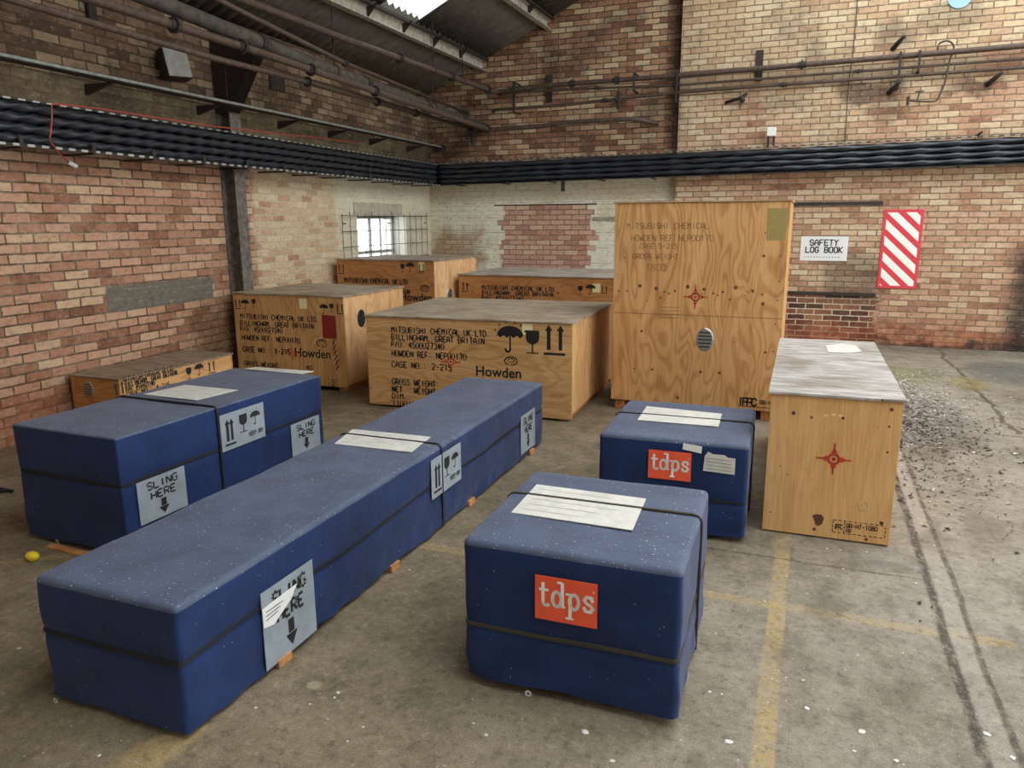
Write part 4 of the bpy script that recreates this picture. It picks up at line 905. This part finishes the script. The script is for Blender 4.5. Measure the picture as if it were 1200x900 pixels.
# ------------------------------------------------------------------ cable tray with twisted black cables along both walls
def cable(bm, P0, P1, r, lay, ph, n=9, step=.035):
    P0, P1 = Vector(P0), Vector(P1); L_ = (P1-P0).length; m = max(2, int(L_/step)); d = (P1-P0).normalized(); s = d.cross(Vector((0, 0, 1))).normalized(); t_ = s.cross(d); rings = []
    for i in range(m+1):
        l = L_*i/m; cc = P0+d*l; tw = 2*PI*l/lay+ph; ring = []
        for k in range(n):
            a = 2*PI*k/n; rr = r*(.80+.20*math.cos(3*(a)))   # three lobes
            ring.append(bm.verts.new(cc + (s*math.cos(a+tw)+t_*math.sin(a+tw))*rr))
        rings.append(ring)
    for A, B in zip(rings, rings[1:]):
        for k in range(n): bm.faces.new((A[k], A[(k+1) % n], B[(k+1) % n], B[k]))
    bm.faces.new(rings[0]); bm.faces.new(rings[-1][::-1])
def tray_z(x): return 2.195+.0105*x       # back wall bottom edge
NC = 4
def cable_run(A, B, offdir, label_prefix, nrun, lay=.42):
    pass
YT = -.135
kk = NT('slotted_flange'); _x = kk.xyz(kk.obj)[0]; _m = kk.step(kk.math('ABSOLUTE', kk.math('SUBTRACT', kk.math('FRACT', kk.math('DIVIDE', _x, .11)), .5)), .22, .26); kk.set('Base Color', kk.mix(_m, c(40, 42, 44), c(170, 172, 168))); kk.set('Roughness', .45); kk.set('Metallic', .3); M_slot = kk.m
LWx = lambda s, off, z: LW(s, off, z)+Vector((-.02, 0, 0))
grpL = 'twisted black cables on the left wall'; grpB = 'twisted black cables on the back wall'
pos = ['lowest', 'second from the bottom', 'second from the top', 'topmost']
for i in range(NC):
    dz = .045+i*.072
    bm = BM(); cable(bm, LWx(.22, .27, 2.19+dz), LWx(11, .27, 2.19+dz), .041, .55+.03*(i % 2), i*1.3)
    tag(obj('black_cable', bm, M_black, None, True), '%s twisted black cable in the bundle along the left brick wall' % pos[i], 'cable', grpL)
    bm = BM(); x0, x1 = .27, 9.5; cable(bm, (x0, YT, tray_z(x0)+dz), (x1, YT, tray_z(x1)+dz), .041, 1.15+.1*(i % 2), i*1.1, step=.06)
    tag(obj('black_cable', bm, M_black, None, True), '%s twisted black cable in the bundle along the back brick wall' % pos[i], 'cable', grpB)
tl = thing('cable_tray', 'dark steel tray carrying the cables along the left wall', 'cable tray'); tl.rotation_euler = wl.rotation_euler; tl.location = wl.location
bm = BM(); box(bm, .1, 11.2, .215, .225, 2.19, 2.49); obj('back_plate', bm, M_tray, tl)
bm = BM(); box(bm, .1, 11.2, .215, .33, 2.178, 2.186); box(bm, .1, 11.2, .325, .333, 2.178, 2.196); obj('bottom_lip', bm, M_slot, tl)
bm = BM(); box(bm, .1, 11.2, .225, .30, 2.492, 2.504); obj('top_lip', bm, M_slot, tl)
k_ds = 0
for s in [x*.6+.5 for x in range(17)]:
    bm = BM(); box(bm, s, s+.03, .0, .33, 2.165, 2.177); box(bm, s, s+.03, .325, .335, 2.165, 2.25); obj('bracket', bm, M_iron, tl)
tb = thing('cable_tray', 'dark steel tray carrying the cables along the back wall', 'cable tray')
def slopebox(bm, x0, x1, y0, y1, z0, z1):
    vs = box(bm, x0, x1, y0, y1, z0, z1)
    for v in vs: v.co.z += tray_z(v.co.x)
for nm, a in (('back_plate', (.1, 9.5, -.09, -.08, 0, .3)), ('bottom_lip', (.1, 9.5, -.19, -.08, -.012, -.004)), ('top_lip', (.1, 9.5, -.16, -.09, .318, .326))):
    bm = BM(); slopebox(bm, *a); obj(nm, bm, M_slot if nm == 'top_lip' else M_tray, tb)
for x in [.6+.75*i for i in range(12)]:
    bm = BM(); slopebox(bm, x, x+.03, -.19, .12 if x < STEP-.1 else 0, -.024, -.012); obj('bracket', bm, M_iron, tb)
# small hanging bracket under the tray
P = onB(660, 212, -.12); bm = BM(); box(bm, P[0]-.022, P[0]+.022, -.16, -.10, 2.06, tray_z(P[0])-.012, bev=.003); tag(obj('hanging_bracket', bm, M_iron), 'small black bracket hanging below the cable tray on the back wall', 'bracket')

# pale-edged strip on triangular brackets above the tray, left wall
st = thing('narrow_conduit_rail', 'thin pale rail on small triangular brackets above the left cable tray', 'rail'); st.rotation_euler = wl.rotation_euler; st.location = wl.location
bm = BM(); box(bm, -.02, 11, .24, .33, 2.745, 2.757); box(bm, -.02, 11, .322, .33, 2.745, 2.78); obj('rail', bm, M_iron, st); bm = BM(); box(bm, -.02, 11, .330, .333, 2.757, 2.778); obj('pale_edge', bm, M_strip, st)
for s in (.6, 1.7, 2.7, 3.7, 4.95, 6.2, 7.4, 8.6):
    bm = BM(); A = [(s, .0, 2.744), (s, .3, 2.744), (s, .0, 2.66)]; v0 = [bm.verts.new(p) for p in A]; v1 = [bm.verts.new((p[0]+.035, p[1], p[2])) for p in A]
    bm.faces.new(v0); bm.faces.new(v1[::-1])
    for i in range(3): bm.faces.new((v0[i], v0[(i+1) % 3], v1[(i+1) % 3], v1[i]))
    obj('bracket', bm, M_iron, st)
bm = BM(); box(bm, -.0, .12, .18, .36, 2.70, 2.80, bev=.01); obj('end_box', bm, M_iron, st)

# steel column on the left wall with a gusset bracket that carries the pipes
cs0 = onL(270, 190, .0)[0]; 
co = thing('steel_column', 'dark painted steel column against the left brick wall, flaring to a bracket on top', 'column'); co.rotation_euler = wl.rotation_euler; co.location = wl.location
sA = onL(275, 190, .17)[0]; sB = onL(287, 190, .17)[0]
s0, s1 = min(sA, sB), max(sA, sB)
bm = BM(); box(bm, s0, s1, .16, .175, 0, 3.1); box(bm, (s0+s1)/2-.006, (s0+s1)/2+.006, .015, .16, 0, 3.1); box(bm, s0, s1, 0, .015, 0, 3.1); obj('stanchion', bm, M_postm, co)
bm = BM()
A = [(.0, 2.7), (.17, 2.7), (.5, 3.2), (.5, 3.4), (.0, 3.6)]
sm = (s0+s1)/2; v0 = [bm.verts.new((s0, a, z)) for a, z in A]; v1 = [bm.verts.new((s1, a, z)) for a, z in A]
bm.faces.new(v0); bm.faces.new(v1[::-1])
for i in range(5): bm.faces.new((v0[i], v0[(i+1) % 5], v1[(i+1) % 5], v1[i]))
obj('gusset_plate', bm, M_iron, co)
bm = BM()
for (a, b) in ((A[1], A[2]), (A[3], A[4])):
    vs = []
    for q in (a, b):
        for sgn in (s0, s1): vs.append([bm.verts.new((sgn, q[0], q[1])), bm.verts.new((sgn, q[0], q[1]+.015))])
    P_ = vs; bm.faces.new((P_[0][0], P_[1][0], P_[3][0], P_[2][0])); bm.faces.new((P_[0][1], P_[2][1], P_[3][1], P_[1][1]))
    for i, j in ((0, 1), (1, 3), (3, 2), (2, 0)): bm.faces.new((P_[i][0], P_[j][0], P_[j][1], P_[i][1]))
obj('gusset_flange', bm, M_iron, co)

# ------------------------------------------------------------------ pipes
def PL(px, py, off): s, z = onL(px, py, off); return LW(s, off, z)
def pipe(name, label, pts, r, mat, joints=(), hang=(), rnd=.1, jr=1.5):
    t = thing(name, label, 'pipe'); pts = [Vector(p) for p in pts]
    bm = BM(); tube(bm, bend(pts, rnd) if len(pts) > 2 else pts, r, 12); obj('pipe_run', bm, mat, t, True)
    segs = [(a, b) for a, b in zip(pts, pts[1:])]; tot = sum((b-a).length for a, b in segs)
    def at(f):
        l = f*tot
        for a, b in segs:
            if l <= (b-a).length: return a+(b-a).normalized()*l, (b-a).normalized()
            l -= (b-a).length
        return segs[-1][1], (segs[-1][1]-segs[-1][0]).normalized()
    for f in joints:
        p, d = at(f); bm = BM(); tube(bm, [p-d*.05, p-d*.012, p-d*.012, p+d*.012, p+d*.012, p+d*.05], [r*1.2, r*1.2, r*jr, r*jr, r*1.2, r*1.2], 12); obj('flange', bm, M_iron, t, False)
    for f in hang:
        p, d = at(f); bm = BM(); zt = roof_z(p.x)-.02
        if zt > p.z+.1: tube(bm, [p, (p.x, p.y, zt)], .006, 6); tube(bm, [p-d*.012, p+d*.012], r*1.15, 12); obj('hanger_rod', bm, M_iron, t)
    return t
OF = .86
def ext(p, q, y=None):
    p, q = Vector(p), Vector(q); return p
def runL(pxs, off, yend=None, far=2.5):
    """a run parallel to the left wall through the sight lines in pxs (near first)"""
    P = [PL(px, py, off) for px, py in pxs]; d = (P[0]-P[-1]).normalized(); return [P[0]+d*far] + P
a = runL([(180, 0), (375, 78)], OF); b = Vector(onB(566, 149, .0)); b.y = .12
pipe('overhead_pipe', 'thick dark lagged pipe running under the roof along the left wall', [a[0], a[1], a[2], b], .062, M_dpipe, joints=(.42, .62, .78, .9), hang=(.55, .8), jr=1.25)
a = runL([(110, 0), (285, 55), (395, 92)], OF+.05); b = Vector(onB(573, 152, -.04)); 
pipe('overhead_pipe', 'rust brown pipe with flanges just below the thick dark pipe', [a[0], a[1], a[2], a[3], b, (b.x+.9, -.02, 3.0), (2.2, -.04, 3.03), (3.3, -.04, 3.03), (3.62, .12, 2.97)], .034, M_rust, joints=(.27, .335, .42, .52, .78), jr=1.8)
a = runL([(15, 0), (250, 68), (365, 97)], .8); b = Vector(onB(552, 151, -.0)); b.y = .12
pipe('overhead_pipe', 'thin brown pipe nearest the brickwork, lowest of the left pipes', [a[0], a[1], a[2], a[3], b], .026, M_rust, joints=(.56, .7, .8), jr=1.9)
a = runL([(285, 0), (400, 44)], .95); b = Vector(onB(580, 108, -.06))
pipe('overhead_pipe', 'brown pipe under the roof sheets turning right along the back wall', [a[0], a[1], a[2], b, (2.0, -.08, 3.545), (3.95, -.10, 3.545), (7.9, -.10, 3.59), (9.5, -.10, 3.62)], .034, M_rust, joints=(.32, .4, .47, .56, .6, .75), hang=(.37, .42), jr=1.7)
a = runL([(300, 22), (400, 72)], .95); b = Vector(onB(545, 132, -.0)); b.y = .12
pipe('overhead_pipe', 'slender brown pipe between the roof pipe and the thick dark pipe', [a[0], a[1], a[2], b], .022, M_rust, joints=(.5, .75), jr=1.8)
pipe('wall_pipe', 'thin dark pipe directly below the topmost pipe of the back wall', [(1.2, .12, 3.50), (1.3, -.05, 3.49), (2.6, -.06, 3.47), (3.95, -.06, 3.43), (7.9, -.06, 3.455), (9.5, -.06, 3.47)], .017, M_rust, joints=(.2, .33, .6), jr=1.7)
pipe('wall_pipe', 'rust pipe lowest of the three long pipes on the back wall', [(1.1, .12, 3.27), (1.2, -.03, 3.27), (2.25, -.04, 3.27), (3.95, -.06, 3.34), (7.9, -.06, 3.36), (9.5, -.06, 3.38)], .022, M_rust, joints=(.22, .5), jr=1.6)
# valves
def valve(P, label, s=1.0, horiz=False):
    t = thing('gate_valve', label, 'valve', P)
    bm = BM(); tube(bm, [(0, 0, .1*s), (0, 0, -.14*s)], [.028*s, .028*s], 10); tube(bm, [(0, 0, -.01*s), (0, 0, -.05*s)], .045*s, 10); obj('valve_body', bm, M_iron, t)
    bm = BM(); tube(bm, [(0, -.02, -.03*s), (0, -.12*s, -.03*s)], .011*s, 8); obj('spindle', bm, M_iron, t)
    bm = BM()
    ring = [Vector((.05*s*math.cos(2*PI*i/12), -.12*s, -.03*s+.05*s*math.sin(2*PI*i/12))) for i in range(13)]; tube(bm, ring, .008*s, 6); obj('hand_wheel', bm, M_iron, t)
P = onB(725, 116, -.05); valve((P[0], -.05, P[2]), 'black valve hanging from the back wall pipes left of the brick step', 1.0)
P = onB(559, 150, -.0); valve((P[0]-.02, -.1, P[2]-.08), 'grey green valve where the pipes meet the corner', 1.3)
P = onB(873, 113, -.05); bm = BM(); tube(bm, bend([(P[0]-.25, -.02, P[2]-.06), (P[0]-.05, -.08, P[2]-.02), (P[0]+.03, -.1, P[2]+.03)], .05), .022, 8); tube(bm, [(P[0]-.03, -.02, P[2]-.04), (P[0]-.03, -.14, P[2]-.04)], .035, 8); tag(obj('pipe_stub', bm, M_iron, None, True), 'short black pipe stub with tap on the back wall right of the brick step', 'pipe')
# plates behind the pipes and vertical clamps
for px, py0, py1, wpx_, lab in ((641, 86, 119, 7, 'dark timber plate behind the pipes left of the brick step'), (891, 59, 95, 9, 'dark timber plate behind the pipes right of the brick step')):
    A = onB(px, py0); B = onB(px, py1); yy = D if px < 700 else 0; hw = .045; bm = BM(); box(bm, A[0]-hw, A[0]+hw, yy-.03, yy, B[2], A[2], bev=.004); tag(obj('wall_plate', bm, M_iron), lab, 'plate')
for px, lab in ((606, 'pipe clamp strap near the corner of the back wall'), (746, 'pipe clamp strap left of the brick step'), (796, 'pipe clamp strap on the brick step'), (1053, 'pipe clamp strap below the upper hook'), (1075, 'pipe clamp strap beside the bent tube')):
    A = onB(px, 80); z1 = 3.62; z0 = 3.2 if px in (606, 796, 1053) else 3.38; bm = BM(); yy = D if px < 790 else 0
    box(bm, A[0]-.014, A[0]+.014, -.155, -.143, z0, z1); box(bm, A[0]-.014, A[0]+.014, -.143, yy, z0, z0+.014); box(bm, A[0]-.014, A[0]+.014, -.143, yy, z1-.014, z1)
    tag(obj('pipe_clamp', bm, M_iron), lab, 'clamp')
# hooks that stick out of the brickwork
for px, py, lab in ((1052, 52, 'iron hook above the pipes on the back wall'), (1047, 104, 'iron hook below the pipes, left of the bent tube'), (1163, 94, 'iron hook below the pipes, right of the bent tube'), (1146, 158, 'small iron peg just above the cable tray')):
    A = onB(px, py); s_ = .5 if py > 150 else 1.0; bm = BM(); tube(bm, [(A[0]-.05*s_, 0, A[2]-.05*s_), (A[0], -.12*s_, A[2]), (A[0]+.05*s_, -.2*s_, A[2]+.05*s_)], [.03*s_, .028*s_, .022*s_], 8); tag(obj('wall_hook', bm, M_iron, None, True), lab, 'hook')
# bent tube
pts = [onB(*p, -.09) for p in ((1098, 62), (1100, 50), (1112, 47), (1119, 54), (1113, 70), (1108, 95), (1098, 119), (1078, 119), (1066, 118))]
bm = BM(); tube(bm, bend(pts, .05), .011, 8); bt = obj('bent_tube', bm, M_rust, None, True); tag(bt, 'thin tube looping over the back wall pipes and hooking left below them', 'pipe')
bm = BM(); p = Vector(pts[-1]); tube(bm, [p+Vector((-.02, 0, .05)), p+Vector((-.02, 0, -.05))], .016, 8); tube(bm, [p+Vector((.1, 0, .09)), p+Vector((.08, 0, 0))], .008, 6); tube(bm, [p+Vector((.05, 0, .1)), p+Vector((.15, 0, .1))], .008, 6); obj('tap', bm, M_iron, bt)
# crack-covering vertical wire on the right
A = onB(1005, 0); B = onB(990, 170); bm = BM(); tube(bm, [(A[0], -.012, 4.9), (A[0], -.012, 3.7), (A[0]-.02, -.02, 3.3), (B[0], -.012, B[2])], .006, 6); tag(obj('wall_wire', bm, M_rust), 'thin wire hanging vertically down the back wall to the cable tray', 'wire')
# white lamp box standing on two stubs on the tray
P = onB(904, 158, -.12); zt = tray_z(P[0])+.326
fx = thing('junction_box', 'small white box on two dark stubs above the back wall cable tray', 'box', (P[0], -.12, zt))
bm = BM(); box(bm, -.055, .055, -.05, .05, .13, .24, bev=.008); obj('white_housing', bm, M_whitepl, fx)
for sx in (-.035, .035):
    bm = BM(); tube(bm, [(sx, 0, 0), (sx, 0, .13)], .012, 8); obj('stub', bm, M_iron, fx)
# round blue disc sign at the top edge
P = onB(1125, -4); bm = BM(); tube(bm, [(P[0], 0, P[2]), (P[0], -.02, P[2])], .13, 28)
for f in bm.faces: pass
tag(obj('round_sign', bm, flat('pale_blue_enamel', c(150, 190, 222), .4)), 'round pale blue disc high on the back wall at the top edge of the photo', 'sign')
# two lintel bars
for a, lab in ((((927, 240), (1035, 237)), 'dark iron bar set in the brickwork above the safety sign'), (((905, 344), (1026, 344)), 'dark iron bar set in the brickwork low beside the tall crate')):
    A = onB(*a[0]); B = onB(*a[1]); bm = BM(); z = (A[2]+B[2])/2; box(bm, A[0], B[0], -.025, 0, z-.022, z+.022, bev=.004); tag(obj('iron_lintel_bar', bm, M_iron), lab, 'bar')
A = onB(695, 256, D); bm = BM(); box(bm, A[0], A[0]+.55, D-.02, D, A[2]-.03, A[2]+.02, bev=.004); tag(obj('timber_batten', bm, flat('grey_batten', c(150, 140, 124), .8, 0, .2)), 'short grey batten on the whitewashed wall behind the tall crate', 'batten')

# signs on the back wall
A = onB(939, 277); B = onB(992, 306); bm = BM(); box(bm, A[0], B[0], -.012, 0, B[2], A[2], bev=.002)
sg = obj('safety_sign', bm, M_whitepl); tag(sg, 'small white SAFETY LOG BOOK sign on the brick wall right of the tall crate', 'sign')
ink = Ink((0, -.0125, 0), (1, 0, 0), (0, 0, 1)); W_ = B[0]-A[0]
text(ink, 'SAFETY', A[0]+W_*.2, A[2]-.115, .07, .014, adv=.85, w_total=W_*.62); text(ink, 'LOG BOOK', A[0]+W_*.12, A[2]-.21, .07, .014, adv=.85, w_total=W_*.8)
for i in range(12): ink.seg((A[0]+W_*(.1+.065*i), B[2]+.05), (A[0]+W_*(.13+.065*i), B[2]+.05), .008)
ink.done('sign_lettering', M_ink, sg)
TL, TR, BR_, BL = [onB(*p) for p in ((1037, 247), (1084, 244), (1073, 338), (1026, 338))]
X0 = (TL[0]+BL[0])/2; X1 = (TR[0]+BR_[0])/2; Z0 = (BL[2]+BR_[2])/2; Z1 = (TL[2]+TR[2])/2
bm = BM(); box(bm, X0, X1, -.012, 0, Z0, Z1, bev=.002); hz = obj('hazard_board', bm, flat('hazard_red', c(214, 62, 72), .5, 0, .06)); tag(hz, 'tall red and white diagonally striped hazard board on the back brick wall', 'sign')
ink = Ink((0, -.0125, 0), (1, 0, 0), (0, 0, 1)); W_ = X1-X0; H_ = Z1-Z0; m_ = .035
def clip(poly, x0, x1, z0, z1):
    for ax, lim, sgn in ((0, x0, 1), (0, x1, -1), (1, z0, 1), (1, z1, -1)):
        out = []
        for i in range(len(poly)):
            p, q = poly[i], poly[(i+1) % len(poly)]; ip = (p[ax]-lim)*sgn >= 0; iq = (q[ax]-lim)*sgn >= 0
            if ip: out.append(p)
            if ip != iq: t_ = (lim-p[ax])/(q[ax]-p[ax]); out.append((p[0]+t_*(q[0]-p[0]), p[1]+t_*(q[1]-p[1])))
        poly = out
        if len(poly) < 3: return None
    return poly
sl = .95; wv_ = .115
for i in range(7):
    z = Z1 + W_*sl - .115 - i*.205
    P4 = clip([(X0, z), (X1, z-W_*sl), (X1, z-W_*sl-wv_), (X0, z-wv_)], X0+m_, X1-m_, Z0+m_, Z1-m_)
    if P4: ink.poly(P4[::-1])
ink.done('white_stripes', M_white, hz)

# things on the left wall above the tray
s_, z_ = onL(205, 76, .15); fl = thing('flood_light', 'grey square flood light tilted on the upper left brick wall', 'lamp', LWx(s_, .0, z_), -(PI/2-LA))
bm = BM(); Mx = Matrix.Translation((0, .16, 0)) @ Matrix.Rotation(R(12), 4, 'X') @ Matrix.Rotation(R(-18), 4, 'Z')
box(bm, -.12, .12, -.06, .06, -.13, .13, bev=.012, M=Mx); obj('housing', bm, M_iron, fl)
bm = BM(); box(bm, -.11, .11, .0601, .068, -.12, .12, bev=.003, M=Mx); obj('lamp_glass', bm, flat('dusty_lamp_glass', c(176, 176, 166), .5, 0, .15, 12), fl)
bm = BM(); tube(bm, [(0.05, 0, 0), (0.03, .12, 0)], .02, 8); obj('mounting_arm', bm, M_iron, fl)
A = onL(316, 86); B = onL(335, 109); bm = BM(); s0_, s1_ = min(A[0], B[0]), max(A[0], B[0]); box(bm, s0_, s1_, .0, .02, B[1], A[1], bev=.004); box(bm, s0_+.02, s1_-.02, .02, .024, B[1]+.02, A[1]-.02)
o = obj('vent_cover', bm, M_iron); o.rotation_euler = wl.rotation_euler; o.location = wl.location; tag(o, 'small black square vent cover on the upper left wall', 'vent')
s_, z_ = onL(106, 13, .0); bm = BM(); box(bm, s_-.04, s_+.04, 0, .05, z_-.09, z_+.09, bev=.01); o = obj('wall_socket_box', bm, M_iron); o.rotation_euler = wl.rotation_euler; o.location = wl.location; tag(o, 'small black fitting high on the left wall at the top edge of the photo', 'box')
for px, lab in ((283, 'dark cast clamp on the rust pipe beside the column'), (400, 'dark cast clamp on the pipe under the roof sheets')):
    pass
# red cord hanging over the tray, with a pale plug
pts = [PL(420, 167, .30), PL(250, 148, .33), PL(120, 128, .34), PL(60, 121, .36), PL(61, 140, .37), PL(58, 165, .36), PL(68, 178, .3), PL(80, 190, .12)]
bm = BM(); tube(bm, bend(pts, .04), .006, 6); rc = obj('red_cord', bm, flat('red_flex', c(168, 66, 56), .5), None, True); tag(rc, 'thin red cord drooping over the left cable tray with a pale plug', 'cord')
bm = BM(); p = pts[-1]; tube(bm, [p, p+Vector((.01, .06, -.03))], .017, 8); obj('plug', bm, M_whitepl, rc)

# ------------------------------------------------------------------ loose things on the floor
P = onF(38, 652, .025); bm = BM(); bmesh.ops.create_icosphere(bm, subdivisions=3, radius=.026)
for v in bm.verts: v.co.x *= 1.3; v.co += v.co.normalized()*noise.noise(v.co*40)*.002
for v in bm.verts:
    if abs(v.co.x) > .03: v.co.y *= .8; v.co.z *= .8
o = obj('lemon', bm, flat('lemon_skin', c(226, 198, 44), .5, 0, .12, 60), None, True); o.location = (P[0], P[1], .0255); o.rotation_euler = (0, 0, .3); tag(o, 'small yellow lemon on the floor in front of the left blue package', 'fruit')
P = onF(-2, 583, .0); bm = BM(); ring = [(P[0]+.075*math.cos(2*PI*i/24), P[1]+.09*math.sin(2*PI*i/24), .012+.004*math.sin(i)) for i in range(22)]; tube(bm, [(P[0]-.6, P[1]+.1, .012), (P[0]-.25, P[1]+.1, .012)] + ring[6:] , .009, 8)
tag(obj('hose_loop', bm, M_strap, None, True), 'black hose loop on the floor at the left edge of the photo', 'hose')

rr = random.Random(11)
inside = lambda x, y: any(F.loc((x, y, 0))[0] > -.04 and F.loc((x, y, 0))[0] < F.w+.04 and F.loc((x, y, 0))[1] > -.04 and F.loc((x, y, 0))[1] < F.d+.04 for F in (FA, FB, FC, FD, FE, FF, FG, FH, FI, FJ, FK))
proto = []
for q in range(6):
    bm = BM(); n = rr.randint(4, 7); vs = [bm.verts.new((math.cos(2*PI*i/n)*rr.uniform(.5, 1), math.sin(2*PI*i/n)*rr.uniform(.35, .8), rr.uniform(0, .25))) for i in range(n)]
    cc = bm.verts.new((0, 0, .3)); [bm.faces.new((vs[i], vs[(i+1) % n], cc)) for i in range(n)]; bm.faces.new(vs[::-1])
    proto.append(obj('paint_flake', bm, M_flake))
spots = [(1155, 860, 1.0), (945, 772+90, .1)]
fl_px = [(855, 870, 1.6), (832, 811, 1.0), (846, 814, .8), (945, 830, 1.2), (1010, 858, 1.7), (1050, 892, 1.5), (1157, 861, 1.5), (1186, 888, 1.6), (969, 643, 1.0), (985, 645, .9), (1016, 647, .9), (1073, 684, 1.1), (988, 667, .8), (1090, 588, 1.1), (884, 577, 1.0), (885, 585, .7), (887, 613, 1.2), (880, 612, .8), (1030, 640, .9),
         (94, 832, 1.1), (116, 886, 1.0), (685, 858, 1.7), (718, 892, 1.2), (555, 848, .9), (570, 862, .9), (805, 850, 1.5), (808, 820, .8), (396, 812, .9), (392, 818, .8), (300, 830, 1.0), (23, 760, .8), (200, 795, .7), (420, 688, .8), (480, 668, .8), (520, 640, .7), (690, 470, 1.0), (700, 458, .8), (660, 500, .8), (540, 680, .6), (1140, 530, 1.6), (1190, 532, 2.4), (1165, 470, 1.5), (1170, 452, 1.5), (1158, 440, 1.4), (1120, 440, 1.2), (1184, 466, 1.6), (1100, 560, .9), (1095, 640, .9)]
P_list = [(onF(px, py)[0], onF(px, py)[1], s_) for px, py, s_ in fl_px]
while len(P_list) < 250:
    t_ = rr.random()
    if t_ < .55: x, y = rr.gauss(7.0, .45), rr.uniform(-6.0, -.4)
    elif t_ < .75: x, y = rr.uniform(5.3, 7.6), rr.uniform(-9, -6.5)
    elif t_ < .9: x, y = rr.uniform(4.4, 6.2), rr.uniform(-9.3, -7)
    else: x, y = rr.uniform(1.0, 5), rr.uniform(-9.6, -5.3)
    if not inside(x, y): P_list.append((x, y, rr.uniform(.3, .75)))
for i, (x, y, s_) in enumerate(P_list):
    if inside(x, y): continue
    o = proto[i % 6] if i < 6 else proto[i % 6].copy()
    if i >= 6: COL.objects.link(o)
    k_s = .0105*s_; o.location = (x, y, .0012); o.scale = (k_s, k_s, k_s*.8); o.rotation_euler = (0, 0, rr.uniform(0, 6.28))
    tag(o, 'small white flake of fallen paint on the concrete floor', 'flake', 'white paint flakes scattered on the floor')
# heap of dead leaves and grit behind the right crate
kk = NT('leaf_litter'); v_ = kk.math('ADD', kk.voro(kk.obj, 22, out='Color'), kk.mul(kk.step(kk.xyz(kk.obj)[1], -4.6, -2.6), .5), clamp=True); kk.set('Base Color', kk.ramp(v_, [(0, c(60, 48, 38)), (.45, c(98, 82, 66)), (.7, c(150, 140, 126)), (.85, c(196, 192, 184)), (1, c(214, 212, 206))], 'CONSTANT')); kk.set('Roughness', .85)
bm = BM()
for i in range(3800):
    x = 6.28+abs(rr.gauss(0, .42)); y = rr.gauss(-3.9, 1.0)
    if inside(x, y) or y > -1.2: continue
    s_ = rr.uniform(.006, .02); a = rr.uniform(0, 6.28); tz = rr.uniform(.0, .012)
    q = [(math.cos(a)*s_, math.sin(a)*s_), (math.cos(a+1.8)*s_*.5, math.sin(a+1.8)*s_*.5), (-math.cos(a)*s_, -math.sin(a)*s_), (-math.cos(a+1.8)*s_*.5, -math.sin(a+1.8)*s_*.5)]
    vs = [bm.verts.new((x+u, y+v, .002+tz*(j % 2)+.001)) for j, (u, v) in enumerate(q)]; bm.faces.new(vs)
o = obj('leaf_litter', bm, kk.m); tag(o, 'drift of dead leaves and grit on the floor behind the right-hand crate', 'leaf litter', kind='stuff')
